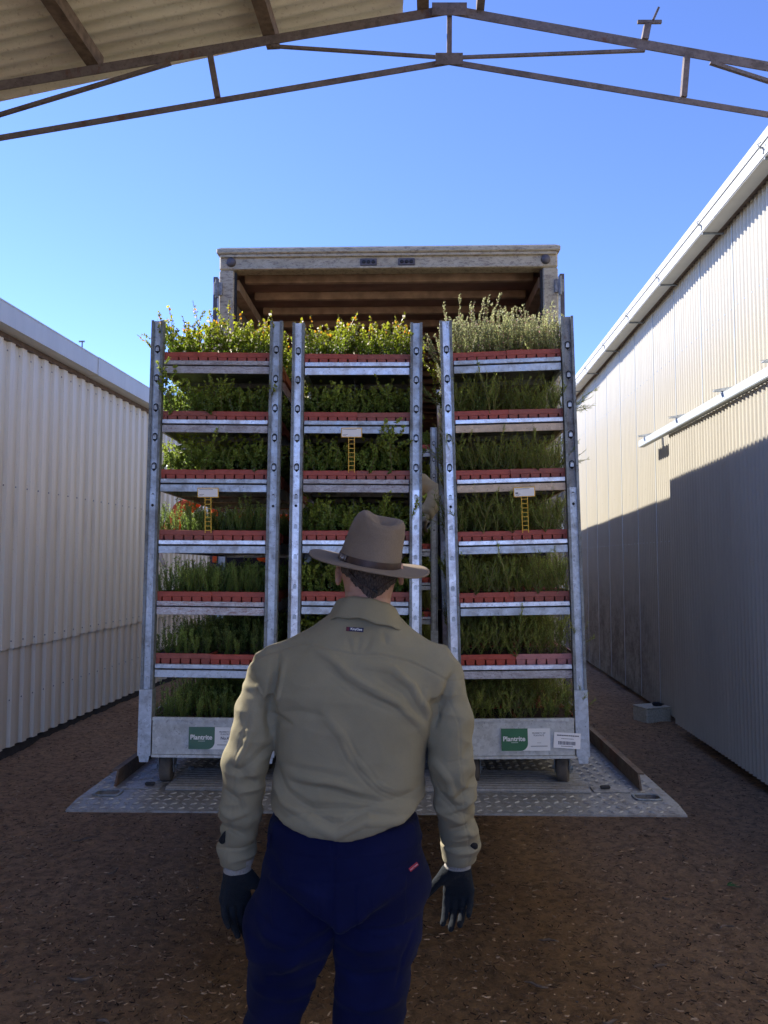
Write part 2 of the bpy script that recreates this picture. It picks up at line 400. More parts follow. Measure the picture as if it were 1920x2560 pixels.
def relax(V, F, it=1, lam=0.5):
    for _ in range(it):
        s = np.zeros_like(V); c = np.zeros(len(V))
        for k in range(4):
            a = F[:, k]; b = F[:, (k + 1) % 4]
            np.add.at(s, a, V[b]); np.add.at(c, a, 1); np.add.at(s, b, V[a]); np.add.at(c, b, 1)
        V = V + lam * (s / np.maximum(c, 1)[:, None] - V)
    return V
def normals(V, F):
    n = np.cross(V[F[:, 2]] - V[F[:, 0]], V[F[:, 3]] - V[F[:, 1]]); N = np.zeros_like(V)
    for k in range(4): np.add.at(N, F[:, k], n)
    return N / np.maximum(np.linalg.norm(N, axis=1), 1e-9)[:, None]
def subdiv(V, F):
    nv = len(V); E = np.concatenate([np.sort(F[:, [k, (k + 1) % 4]], 1) for k in range(4)])
    key = E[:, 0].astype(np.int64) * nv + E[:, 1]; u, inv = np.unique(key, return_inverse=True); inv = inv.ravel()
    ev = (V[u // nv] + V[u % nv]) / 2; fc = V[F].mean(1)
    m = len(F); e = [nv + inv[k * m:(k + 1) * m] for k in range(4)]; c = nv + len(u) + np.arange(m)
    NF = np.concatenate([np.stack([F[:, k], e[k], c, e[k - 1]], 1) for k in range(4)])
    return np.concatenate([V, ev, fc]), NF
def smin(a, b, k):
    h = np.clip(0.5 + 0.5 * (b - a) / k, 0, 1); return b * (1 - h) + a * h - k * h * (1 - h)
def cap(X, Y, Z, a, b, r1, r2):
    a = np.array(a, float); b = np.array(b, float); d = b - a; L2 = d @ d
    t = np.clip(((X - a[0]) * d[0] + (Y - a[1]) * d[1] + (Z - a[2]) * d[2]) / L2, 0, 1)
    return np.sqrt((X - a[0] - t * d[0]) ** 2 + (Y - a[1] - t * d[1]) ** 2 + (Z - a[2] - t * d[2]) ** 2) - (r1 + (r2 - r1) * t)
def ell(X, Y, Z, c, r):
    px, py, pz = X - c[0], Y - c[1], Z - c[2]
    k1 = np.sqrt((px / r[0]) ** 2 + (py / r[1]) ** 2 + (pz / r[2]) ** 2); k2 = np.sqrt((px / r[0] ** 2) ** 2 + (py / r[1] ** 2) ** 2 + (pz / r[2] ** 2) ** 2)
    return k1 * (k1 - 1) / np.maximum(k2, 1e-6)
def stack(X, Y, Z, prof, p=2.3):
    z = [q[0] for q in prof]; f = lambda k: np.interp(Z, z, [q[k] for q in prof])
    cx, cy, a, b = f(1), f(2), f(3), f(4)
    q = (np.abs((X - cx) / a) ** p + np.abs((Y - cy) / b) ** p) ** (1 / p)
    d = (q - 1) * np.minimum(a, b)
    return np.maximum(d, np.maximum(z[0] - Z, Z - z[-1]))

# ------------------------------------------------------------------ ground
def build_ground():
    def ax(a, b, fine, lo, hi, coarse):
        mid = np.arange(a, b + 1e-6, fine)
        left = a - np.cumsum(np.geomspace(fine, coarse, 40)); left = left[left > lo]
        right = b + np.cumsum(np.geomspace(fine, coarse, 40)); right = right[right < hi]
        return np.concatenate([[lo], left[::-1], mid, right, [hi]])
    xs = ax(-4.6, 4.6, 0.024, -250, 250, 30); ys = ax(2.2, 9.5, 0.024, -250, 300, 30)
    X, Y = np.meshgrid(xs, ys); 
    w = np.clip(1.2 - np.maximum(np.abs(X) - 5, 0) / 3, 0, 1) * np.clip(1.2 - np.maximum(Y - 10, 0) / 6, 0, 1)
    Z = w * (0.018 * fbm(X * 1.3, Y * 1.3, X * 0, 3) + 0.009 * fbm(X * 9, Y * 9, X * 0 + 3, 3) + 0.004 * vnoise(X * 34, Y * 34, X * 0 + 9))
    nx, ny = len(xs), len(ys); i = np.arange(nx * ny).reshape(ny, nx)
    F = np.stack([i[:-1, :-1], i[:-1, 1:], i[1:, 1:], i[1:, :-1]], -1).reshape(-1, 4)
    me = np_mesh('ground', np.stack([X, Y, Z], -1).reshape(-1, 3), F, 'ground_soil')
    tag(link_mesh('ground', me), kind='structure')
build_ground()
def in_view_pts(n, near=0.6):
    P = []
    while len(P) < n:
        y = 2.4 + 10.5 * random.random() ** 1.7; x = (random.random() * 2 - 1) * (0.56 * y + 0.3)
        if x > 2.5 + y * 0.063 or x < -3.7 + y * 0.063: continue
        P.append((x, y))
    return P
def litter(name, label, n, L, W, cols, bend=0.3, clump=False, h=0.012):
    V = []; F = []; C = []
    for (x, y) in in_view_pts(n):
        if clump and vnoise(np.array([x * 2.2]), np.array([y * 2.2]), np.array([5.5]))[0] + .5 * vnoise(np.array([x * 9.]), np.array([y * 9.]), np.array([2.5]))[0] < random.uniform(-.1, .7): continue
        l = random.uniform(*L) / 2; w = random.uniform(*W) / 2; a = random.uniform(0, math.pi); t = random.gauss(0, 0.12)
        c = random.choice(cols); k = random.uniform(0.6, 1.2); z = h + random.uniform(-0.004, 0.006)
        dx, dy = math.cos(a), math.sin(a); nx, ny = -dy, dx; b0 = random.uniform(-bend, bend) * l
        base = len(V); th = min(w, 0.004)
        for s, ww in ((-1, 0.35), (0, 1.0), (1, 0.3)):
            ox = nx * b0 * (1 - s * s); oy = ny * b0 * (1 - s * s)
            for q, zz in ((-1, 0), (0, th), (1, 0)):
                V.append((x + dx * l * s + nx * w * ww * q + ox, y + dy * l * s + ny * w * ww * q + oy, z + t * l * s + zz))
                C.append((c[0] * k, c[1] * k, c[2] * k))
        for s in (0, 3): F += [(base + s, base + s + 1, base + s + 4, base + s + 3), (base + s + 1, base + s + 2, base + s + 5, base + s + 4)]
    me = np_mesh(name, V, F, 'litter', False, C)
    tag(link_mesh(name, me), label, name.replace('_', ' '), kind='stuff')
litter('wood_chips', 'brown bark chips and mulch scattered over the bare soil yard', 26000, (0.006, 0.030), (0.002, 0.009), [(0.34, 0.21, 0.12), (0.15, 0.09, 0.055), (0.52, 0.36, 0.22), (0.06, 0.04, 0.028), (0.09, 0.055, 0.035)])
litter('dry_straw', 'pale dry straw and leaf scraps strewn across the soil', 4200, (0.008, 0.06), (0.0008, 0.0030), [(0.34, 0.24, 0.15), (0.26, 0.17, 0.10), (0.50, 0.40, 0.28), (0.18, 0.11, 0.07), (0.16, 0.11, 0.08)], 0.15, True, h=0.017)
litter('gravel', 'small pale stones and crumbs lying among the mulch', 900, (0.006, 0.014), (0.005, 0.010), [(0.30, 0.26, 0.22), (0.20, 0.17, 0.15), (0.12, 0.09, 0.08)], 0, True, h=0.014)
STICK = ['short stick on soil just below the right front edge of the platform', 'pale stick close under the platform edge right of the man', 'small twig on soil midway between platform tip and frame bottom', 'stick beside the right glove of the man', 'dry stick on soil right of the gloved hand, nearest the platform shade',
 'stick furthest right of the cluster below the platform corner', 'twig low in the frame on the right', 'long stick nearest the right trouser leg', 'stick left of the man near his left glove', 'stick left of the man, just below the platform edge',
 'longest stick, by the left corner of the platform', 'stick lowest on the left of the man', 'twig beside the right tip of the platform']
stick_spots = [(1.18, 3.4, 30, 0.075), (0.95, 4.25, 80, 0.06), (1.45, 4.05, -15, 0.05), (0.85, 3.0, 10, 0.07), (0.75, 3.62, -20, 0.09), (1.62, 3.75, 5, 0.08), (1.3, 2.95, 40, 0.06),
               (0.62, 3.25, 160, 0.1), (-1.25, 3.3, 15, 0.12), (-1.5, 4.4, 70, 0.09), (-1.85, 4.9, 20, 0.16), (-1.05, 3.0, -30, 0.07), (1.75, 4.6, 100, 0.06)]
for k, (x, y, a, L) in enumerate(stick_spots):
    m = MB(); n = 5; pts = [(L * (i / (n - 1) - .5), 0.12 * L * math.sin(i * 1.3 + k), 0.002 * math.sin(i * 2 + k)) for i in range(n)]
    m.tube(pts, [0.003, 0.006, 0.0065, 0.005, 0.002], 6)
    o = m.build('dry_stick', 'stick_%d' % (k % 2) if False else 'litter_stick' if 'litter_stick' in M else 'timber_old', loc=(x, y, 0.022), rot=(0, 0, R(a)), smooth=True)
    tag(o, STICK[k], 'stick', 'dry sticks lying on the soil')
m = MB()
for a in (10, 40, -20):
    ca, sa = math.cos(R(a)), math.sin(R(a)); m.add([(0, 0, 0), (0.03 * ca - 0.008 * sa, 0.03 * sa + 0.008 * ca, 0.006), (0.07 * ca, 0.07 * sa, 0.002), (0.03 * ca + 0.008 * sa, 0.03 * sa - 0.008 * ca, 0.006)], [(0, 1, 2, 3)])
tag(m.build('fallen_leaf', 'green_leaf', loc=(1.82, 4.2, 0.024)), 'fresh green leaf sprig fallen on the soil right of the platform', 'leaf')
# concrete block and rag
blk = empty('concrete_block', (2.93, 8.5, 0.0), (0, 0, R(20)))
tag(blk, 'squat grey concrete block on the soil beside the right shed', 'concrete block')
m = MB(); m.bbox(-0.16, 0.16, -0.1, 0.14, -0.02, 0.15, 0.012); m.build('block', 'concrete', blk)
m = MB(); m.bbox(-0.161, 0.161, -0.101, 0.141, 0.15, 0.165, 0.006); m.build('top_slab', 'concrete', blk)
V, F = nets(lambda X, Y, Z: smin(ell(X, Y, Z, (0, 0, 0), (0.05, 0.03, 0.022)), ell(X, Y, Z, (0.05, 0.01, -0.005), (0.045, 0.02, 0.012)), 0.02) + 0.006 * vnoise(X * 40, Y * 40, Z * 40), (-.1, -.08, -.05), (.14, .08, .06), 0.006)
tag(link_mesh('rag', np_mesh('rag', V, F, 'rag'), None, (2.97, 8.5, 0.185)), 'crumpled black rag lying on top of the concrete block', 'rag')

# ------------------------------------------------------------------ sheds
def profile_sheet(width, z0, z1, pts, x_out):
    """pts: list of (y, depth) along the width; sheet hangs in z, stands proud along -/+x"""
    V = []; F = []
    zs = [z0, (z0 + z1) / 2, z1]
    for z in zs:
        for (y, d) in pts: V.append((d * x_out, y, z))
    n = len(pts)
    for k in range(2):
        for i in range(n - 1): F.append((k * n + i, k * n + i + 1, (k + 1) * n + i + 1, (k + 1) * n + i))
    return V, F
def trap(width, pitch, depth):
    pts = []; y = 0
    while y < width - 1e-4:
        for (a, d) in ((0, 0), (0.46, 0), (0.54, depth), (0.92, depth), (1.0, 0)):
            if y + a * pitch <= width + 1e-4: pts.append((y + a * pitch, d))
        y += pitch
    return pts[:-1] + [(width + 0.012, pts[-1][1] if pts[-1][1] else 0.002)]
def sine(width, pitch, depth, n=8):
    N = int(round(width / pitch)) * n
    return [(i * width / N, depth * (0.5 - 0.5 * math.cos(2 * math.pi * i / n))) for i in range(N + 1)]
def mesh_of(V, F, name, mat, smooth=False):
    me = bpy.data.meshes.new(name); me.from_pydata(V, [], F); me.materials.append(M[mat])
    if smooth: me.polygons.foreach_set('use_smooth', [True] * len(me.polygons))
    me.update(); return me
shedL = empty('left_shed', (0, 0, 0), (0, 0, WALL))
tag(shedL, 'low cream shed with broad ribbed steel cladding, left of the trolleys', 'shed')
XL = -3.8
pl = trap(0.80, 0.20, 0.030)
up = mesh_of(*profile_sheet(0.8, 0.955, 3.80, pl, 1), 'wall_sheet', 'clad_left'); lo_ = mesh_of(*profile_sheet(0.8, 0.075, 0.985, pl, 1), 'skirt_sheet', 'clad_left_low')
for k in range(26):
    y = -4.0 + 0.8 * k; o = link_mesh('wall_sheet', up, shedL, (XL + 0.006 + random.uniform(0, 0.004), y + 0.05, random.uniform(-.006, .006)))
    o = link_mesh('skirt_sheet', lo_, shedL, (XL - 0.016 + random.uniform(0, 0.004), y + 0.07, random.uniform(-.008, .008)))
m = MB()
for z in (1.02, 2.4, 3.6, .5):
    for k in range(70): m.box(XL + .0385, XL + .044, 3.09 + 0.2 * k, 3.102 + 0.2 * k, z, z + .012)
o = m.build('roofing_screws', 'galv_rust', shedL); o['kind'] = 'stuff'
m = MB(); m.box(XL - 6, XL - 0.02, -4, 16.8, -0.1, 0.06); m.build('floor_slab', 'inside_dark', shedL)
m = MB(); m.box(XL - 6.0, XL - 5.9, -4, 16.8, 0.06, 4.8); m.box(XL - 5.9, XL - 0.03, -4.0, -3.9, 0.06, 3.7); m.box(XL - 5.9, XL - 0.03, 16.7, 16.8, 0.06, 3.7); m.build('wall', 'clad_left', shedL)
m = MB(); m.add([(XL - 6.1, -4.2, 4.55), (XL + 0.03, -4.2, 3.90), (XL + 0.03, 17, 3.90), (XL - 6.1, 17, 4.55), (XL - 6.1, -4.2, 4.50), (XL + 0.03, -4.2, 3.85), (XL + 0.03, 17, 3.85), (XL - 6.1, 17, 4.50)],
                [(0, 1, 2, 3), (7, 6, 5, 4), (0, 4, 5, 1), (1, 5, 6, 2), (2, 6, 7, 3), (3, 7, 4, 0)]); m.build('roof', 'clad_left', shedL)
m = MB(); m.box(XL - 0.03, XL + 0.045, -4, 16.8, 3.70, 3.78); m.build('fascia', 'fascia_dark', shedL)
y = -4.0; k = 0
for L in (2.4,) * 9:     # box gutter in lapped lengths
    m = MB(); e = 0.004 * (k % 2); x0 = XL + 0.05; x1 = XL + 0.20 + e
    m.box(x1 - 0.003, x1, y, y + L + 0.03, 3.745 - e, 3.925 + e); m.box(x0, x1 - 0.003, y, y + L + 0.03, 3.745 - e, 3.749 - e); m.box(x0, x0 + 0.003, y, y + L, 3.749, 3.90)
    m.box(x1 - 0.014, x1 + 0.004, y, y + L + 0.03, 3.925 + e, 3.937 + e)
    g_ = m.build('gutter', 'gutter_white', shedL)
    m = MB(); m.box(x1 + 0.001, x1 + 0.006, y + L - 0.02, y + L + 0.02, 3.74, 3.94); m.build('joint_strap', 'gutter_white', g_)
    y += L; k += 1
for yy in (7.6, 12.1):
    m = MB(); m.box(XL + 0.19, XL + 0.20, yy, yy + 0.012, 3.93, 4.01); m.box(XL + 0.16, XL + 0.22, yy, yy + 0.012, 3.995, 4.01); m.build('gutter_bracket', 'galv_rust', shedL)

shedR = empty('right_shed', (0, 0, 0), (0, 0, WALL))
tag(shedR, 'tall pale corrugated steel shed with sliding door, right of the truck', 'shed')
XR = 2.6
ps = sine(0.80, 0.0727, 0.022, 8)
sr = mesh_of(*profile_sheet(0.8, 0.06, 4.72, ps, -1), 'wall_sheet', 'clad_right', True)
for k in range(26):
    y = -4.0 + 0.8 * k + 0.23
    link_mesh('wall_sheet', sr, shedR, (XR - (0.0 if k % 2 else 0.006), y - 0.004, 0), (0, 0, random.uniform(-.004, .004)))
    m = MB(); m.box(XR - 0.0305, XR - 0.0255, y - 0.014, y - 0.004, 0.07, 4.62); m.build('sheet_lap', 'rail_paint', shedR)
# screw row along the girt lines
m = MB()
for z in (1.95, 3.9):
    for k in range(110): m.box(XR - 0.0285, XR - 0.022, 4.5 + 0.1454 * k, 4.5 + 0.1454 * k + 0.010, z, z + 0.010)
o = m.build('roofing_screws', 'galv', shedR); o['kind'] = 'stuff'
m = MB(); m.box(XR + 0.1, XR + 6, -4, 17, -0.1, 0.045); m.build('floor_slab', 'inside_dark', shedR)
m = MB(); m.box(XR + 6, XR + 6.1, -4, 17, 0.05, 5.8); m.box(XR + 0.03, XR + 6, -4.1, -4.0, 0.05, 4.7); m.box(XR + 0.03, XR + 6, 17.0, 17.1, 0.05, 4.7); m.build('wall', 'clad_right', shedR)
m = MB(); m.add([(XR + 6.2, -4.3, 5.75), (XR - 0.12, -4.3, 4.80), (XR - 0.12, 17.2, 4.80), (XR + 6.2, 17.2, 5.75), (XR + 6.2, -4.3, 5.70), (XR - 0.12, -4.3, 4.76), (XR - 0.12, 17.2, 4.76), (XR + 6.2, 17.2, 5.70)],
                [(3, 2, 1, 0), (4, 5, 6, 7), (1, 5, 4, 0), (2, 6, 5, 1), (3, 7, 6, 2), (0, 4, 7, 3)]); m.build('roof', 'clad_right', shedR)
m = MB(); m.box(XR - 0.075, XR + 0.02, -4, 17, 4.66, 4.75); m.build('fascia', 'fascia_dark', shedR)
m = MB(); x0, x1 = XR - 0.215, XR - 0.085
m.box(x0, x1, -4.2, 17.1, 4.632, 4.640)
for k, (a, b, d) in enumerate([(4.640, 4.690, 0.0), (4.694, 4.745, 0.008), (4.749, 4.80, 0.0), (4.803, 4.835, 0.012)]): m.box(x0 - 0.006 + d, x0 + 0.004 + d, -4.2, 17.1, a, b)
m.box(x0 + 0.0045, x0 + 0.007, -4.2, 17.1, 4.642, 4.83); m.box(x1 - 0.004, x1, -4.2, 17.1, 4.641, 4.78)
m.build('gutter', 'gutter_right', shedR)
for k in range(11):
    y = 5.5 + 1.28 * k - 1.28
    m = MB(); m.box(x0 - 0.012, x0 - 0.007, y, y + 0.02, 4.66, 4.70); m.box(x0 - 0.035, x0 - 0.007, y + .004, y + 0.016, 4.70, 4.708); m.tube([(x0 - 0.03, y + .01, 4.70), (x0 - 0.045, y + .01, 4.73), (x0 - 0.02, y + .01, 4.745)], 0.004, 6)
    m.box(x0, XR - 0.03, y, y + 0.02, 4.618, 4.628); m.build('gutter_bracket', 'galv_dull', shedR)
# sliding door hung on its rail
door = MB(); 
door = empty('sliding_door', (0, 0, 0), (0, 0, 0), shedR)
sd = mesh_of(*profile_sheet(0.8, 0.10, 3.05, ps, -1), 'door_sheet', 'clad_right', True)
for k in range(11): link_mesh('door_sheet', sd, door, (XR - 0.135 - (0.0 if k % 2 else 0.003), 8.1 - 0.8 * (k + 1), 0))
m = MB(); m.box(XR - 0.132, XR - 0.095, 8.06, 8.1, 0.10, 3.05); m.box(XR - 0.132, XR - 0.095, -0.7, 8.05, 2.98, 3.05); m.box(XR - 0.132, XR - 0.095, -0.7, 8.05, 0.10, 0.17); m.build('door_frame', 'rail_paint', door)
m = MB(); m.box(XR - 0.205, XR - 0.145, -1.0, 9.05, 3.055, 3.06); m.box(XR - 0.208, XR - 0.203, -1.0, 9.05, 3.06, 3.13); m.box(XR - 0.203, XR - 0.145, -1.0, 9.05, 3.128, 3.133); m.build('door_rail', 'rail_paint', shedR)
for y in (3.0, 4.25, 5.5, 6.45, 7.65, 8.8):
    m = MB(); m.box(XR - 0.27, XR - 0.02, y, y + 0.04, 3.145, 3.151); m.add([(XR - 0.30, y, 3.153), (XR - 0.02, y, 3.153), (XR - 0.02, y, 3.20), (XR - 0.30, y + .004, 3.153), (XR - 0.02, y + .004, 3.153), (XR - 0.02, y + .004, 3.20)], [(0, 1, 2), (5, 4, 3), (0, 3, 4, 1), (1, 4, 5, 2), (2, 5, 3, 0)])
    m.box(XR - 0.20, XR - 0.15, y, y + 0.05, 3.134, 3.145); m.build('rail_bracket', 'galv', shedR)

# ------------------------------------------------------------------ open roof frame above the camera
can = empty('open_canopy', (0, 3.4, 0))
tag(can, 'rusty steel roof frame of an open lean-to overhead, its sheeting left only on one side', 'canopy')
AP = (0.300, 4.285); SL, SRr = 0.176, 0.186
def chord(x): return AP[1] - (SL * (AP[0] - x) if x < AP[0] else SRr * (x - AP[0]))
m = MB()
def angle(a, b, w, t=0.005, parent=None, name='chord', mat='truss_rust'):
    q = MB(); q.beam((a[0], 0, a[1]), (b[0], 0, b[1]), 0.006, w); q.beam((a[0], .0175, a[1] + w / 2 - .003), (b[0], .0175, b[1] + w / 2 - .003), 0.028, 0.005)
   
    return q.build(name, mat, parent)
angle((-3.9, chord(-3.9)), (AP[0], AP[1]), 0.044, parent=can, name='top_chord'); angle((AP[0], AP[1]), (2.72, chord(2.72)), 0.044, parent=can, name='top_chord')
BA = (0.298, 4.035); BL = 0.176; BR = 0.172
bot = lambda x: BA[1] - (BL * (BA[0] - x) if x < BA[0] else BR * (x - BA[0]))
angle((-3.9, bot(-3.9)), BA, 0.027, parent=can, name='bottom_chord'); angle(BA, (2.72, bot(2.72)), 0.027, parent=can, name='bottom_chord')
def strut(a, b, w, name='strut'):
    q = MB(); q.beam((a[0], 0.0, a[1]), (b[0], 0.0, b[1]), w, w); q.build(name, 'truss_rust', can)
strut((0.300, 4.06), (0.302, 4.262), 0.022)
strut((-0.762, bot(-0.762) + .015), (-0.80, chord(-0.80) - .02), 0.026); strut((1.372, bot(1.372) + .015), (1.392, chord(1.392) - .02), 0.026)
strut((-2.45, bot(-2.45) + .015), (-2.45, chord(-2.45) - .02), 0.026)
strut((-0.52, chord(-0.52) - .03), (0.28, 4.055), 0.013, 'brace'); strut((0.32, 4.055), (1.20, chord(1.20) - .028), 0.013, 'brace')
strut((-0.98, chord(-.98) - .03), (-2.4, bot(-2.4) + .02), 0.016, 'brace'); strut((1.50, chord(1.50) - .03), (2.6, bot(2.6) + .02), 0.016, 'brace')
q = MB(); q.box(0.22, 0.38, -0.028, -0.0235, 4.24, 4.30); q.build('gusset_plate', 'truss_rust', can)
q = MB(); q.box(0.235, 0.36, -0.028, -0.0235, 4.005, 4.06); q.build('gusset_plate', 'truss_rust', can)
# purlins running back over the camera, roof sheets on top of them
ca, sa = math.cos(WALL), math.sin(WALL)
for (x, w, mat, L0, L1) in ((-1.34, 0.06, 'timber_old', 0.05, 6.5), (-0.53, 0.06, 'timber_old', 0.10, 6.5), (0.18, 0.055, 'timber_old', 0.04, 6.5), (0.445, 0.035, 'truss_rust', 0.03, 6.5)):
    z = chord(x) + 0.024 + 0.035
    q = MB(); q.beam((x - L0 * math.sin(WALL), L0 , z), (x + L1 * math.sin(WALL), -L1, z), w, 0.07); q.build('purlin', mat, can)
q = MB(); q.beam((1.20, 0.0, chord(1.20) + .022), (1.215, 0.0, chord(1.20) + .095), 0.03, 0.03, upv=(0, 1, 0)); q.box(1.165, 1.275, -0.018, -0.006, chord(1.20) + .093, chord(1.20) + .107); q.beam((1.235, -0.012, chord(1.20) + .105), (1.262, -0.012, chord(1.20) + .165), 0.010, 0.022, upv=(0, 1, 0)); q.build('purlin_stub', 'truss_rust', can)
for px in (-3.55, 2.5):
    q = MB(); q.box(px - .04, px + .04, -.04, .04, 0, bot(px) - 0.02); q.build('post', 'truss_rust', can)
for k in range(9):     # roof sheets laid side by side down the slope, corrugations run with the fall
    yf = 0.16 - 0.76 * k
    n = 80 if k else 64; NP = 10 * 8
    V = []; F = []
    xa, xb = -4.1, (0.09 if k == 0 else 0.28)
    for i, s in enumerate((0, 0.5, 1)):
        x = xa + (xb - xa) * s
        for j in range(NP + 1):
            t = j / NP; skew = -(x - xb) * 0.062
            V.append((x, yf + skew - 0.77 * t, chord(x) + 0.024 + 0.074 + 0.013 + 0.012 * math.cos(2 * math.pi * j / 8) + (0.002 if k % 2 else 0)))
    for i in range(2):
        for j in range(NP): a = i * (NP + 1) + j; F.append((a, a + 1, a + NP + 2, a + NP + 1))
    link_mesh('roof_sheet', mesh_of(V, F, 'roof_sheet', 'roof_under', True), can)

# ------------------------------------------------------------------ truck and its tail lift
trk = empty('box_truck', (0.027, 5.57, 0), (0, 0, TRUCK))
tag(trk, 'weathered cream box truck, rear doors folded open and tail lift lowered', 'truck')
hw = 1.25; zt = 4.03; zo = 3.895; TL = 9.4
m = MB()
m.bbox(-hw, hw, -0.02, 0.10, zo, zt - 0.012, 0.012); m.build('header', 'truck_cream', trk)
m = MB(); m.bbox(-hw - 0.015, hw + 0.015, -0.055, 0.3, zt - 0.022, zt + 0.02, 0.008); m.bbox(-hw + .01, hw - .01, -0.04, -0.021, zt - 0.045, zt - 0.022, .004); m.build('roof_cap', 'truck_cream', trk)
m = MB(); m.bbox(-hw + 0.11, hw - 0.11, -0.034, -0.0205, zo, zo + 0.018, 0.003); m.build('header_lip', 'truck_cream', trk)
for s in (-1, 1):
    m = MB(); a, b = sorted((s * hw, s * (hw - 0.11))); m.bbox(a, b, -0.018, 0.10, 0.75, zo - 0.001, 0.008); m.build('corner_post', 'truck_cream', trk)
    m = MB(); a, b = sorted((s * (hw - 0.112), s * (hw - 0.125))); m.box(a, b, 0.0, 0.03, 0.8, zo - .01); m.build('door_seal', 'rubber_dark', trk)
    m = MB(); a, b = sorted((s * (hw + 0.03), s * (hw + 0.062))); m.box(a, b, 0.06, 1.25, 0.85, zo - 0.02)
    d = m.build('rear_door', 'door_dark', trk)
    m = MB(); a, b = sorted((s * (hw + 0.004), s * (hw + 0.028))); m.box(a, b, 0.045, 0.075, 0.9, zo - 0.05); m.build('locking_bar', 'galv', d)
    for z in (1.3, 2.2, 3.1, 3.7):
        q = MB(); a, b = sorted((s * (hw - 0.03), s * (hw + 0.035))); q.bbox(a, b, -0.04, -0.0185, z, z + 0.10, .005); q.tube([(s * (hw + .01), -0.04, z - .02), (s * (hw + .01), -0.04, z + .12)], 0.012, 8); q.build('hinge', 'galv_rust', trk)
    m = MB(); a, b = sorted((s * hw, s * (hw - 0.035))); m.box(a, b, 0.105, TL, 0.79, zt - 0.03); m.build('side_wall', 'truck_wall', trk)
    m = MB(); a, b = sorted((s * (hw - 0.038), s * (hw - 0.12))); m.box(a, b, 0.12, TL - .05, 3.79, 3.87); m.build('ceiling_rail', 'truck_rib', trk)
    q = MB(); q.tube([(s * (hw - 0.09), -0.021, zt - 0.078), (s * (hw - 0.09), -0.045, zt - 0.078)], [0.036, 0.028], 16); q.build('marker_lamp', 'door_dark', trk, True)
for x in (-0.14, 0.14):
    q = MB(); q.bbox(x - 0.062, x + 0.062, -0.036, -0.0205, zt - 0.115, zt - 0.062, .004)
    lp = q.build('lamp_cluster', 'door_dark', trk)
    for dx in (-0.035, 0, 0.035):
        q = MB(); q.tube([(x + dx, -0.036, zt - 0.088), (x + dx, -0.044, zt - 0.088)], [0.015, 0.011], 10); q.build('lens', 'rubber_dark', lp)
m = MB(); m.box(-hw + .036, hw - .036, 0.105, TL, zt - 0.06, zt - 0.032); m.build('ceiling', 'truck_inner', trk)
for k in range(23):
    y = 0.27 + 0.385 * k
    m = MB(); m.bbox(-hw + 0.13, hw - 0.13, y, y + 0.055, zt - 0.125, zt - 0.062, 0.006); m.build('ceiling_rib', 'truck_rib', trk)
m = MB(); m.box(-hw + .036, hw - .036, TL - 0.04, TL, 0.80, zt - 0.065); m.build('front_bulkhead', 'truck_wall', trk)
m = MB(); m.box(-hw, hw, 0.03, TL, 0.70, 0.785); m.build('floor', 'truck_floor', trk)
m = MB(); m.box(-hw + .01, hw - .01, -0.03, TL + 0.1, zt + 0.021, zt + 0.03); m.build('roof_skin', 'truck_cream', trk)
m = MB(); m.box(-0.45, -0.37, 0.1, TL + 2.2, 0.50, 0.69); m.box(0.37, 0.45, 0.1, TL + 2.2, 0.50, 0.69); m.build('chassis_rails', 'rubber_dark', trk)
for y in (2.6, 3.9, TL + 0.9):
    for s in (-1, 1):
        q = MB(); a, b = s * 0.75, s * 1.14; q.tube([(a, y, 0.47), (a + s * .03, y, 0.47), (b - s * .03, y, 0.47), (b, y, 0.47)], [0.40, 0.47, 0.47, 0.40], 28)
        w = q.build('wheel', 'rubber_dark', trk, True)
        q = MB(); q.tube([(b + s * .002, y, 0.47), (b + s * .012, y, 0.47)], [0.27, 0.12], 20); q.build('rim', 'galv_dull', w)
m = MB(); m.bbox(-1.2, 1.2, TL + 0.25, TL + 2.3, 0.75, 2.9, 0.12); cb = m.build('cab', 'truck_cream', trk)
m = MB(); m.box(-1.05, 1.05, TL + 2.301, TL + 2.31, 1.8, 2.6); m.build('windscreen', 'door_dark', cb)
# platform: front edge 2.6 m behind the truck
PF = -2.60; PH = 0.81; PW = 1.175
lift = empty('tail_lift', (0, 0, 0), (0, 0, 0), trk)
m = MB()
# deck with tapered front tip and two hand holes cut out
hx = 1.078; hy0, hy1 = PF + 0.135, PF + 0.20; hxw = 0.045
segs_x = [-PW, -hx - hxw, -hx + hxw, hx - hxw, hx + hxw, PW]; segs_y = [PF + 0.10, hy0, hy1, -0.06]
for i in range(5):
    for j in range(3):
        if i in (1, 3) and j == 1: continue
        m.box(segs_x[i], segs_x[i + 1], segs_y[j], segs_y[j + 1], PH - 0.035, PH)
m.add([(-PW, PF, PH - 0.012), (PW, PF, PH - 0.012), (PW, PF + 0.10, PH), (-PW, PF + 0.10, PH), (-PW, PF, PH - 0.02), (PW, PF, PH - 0.02), (PW, PF + 0.10, PH - 0.035), (-PW, PF + 0.10, PH - 0.035)],
      [(0, 1, 2, 3), (7, 6, 5, 4), (0, 4, 5, 1), (1, 5, 6, 2), (3, 7, 4, 0)])
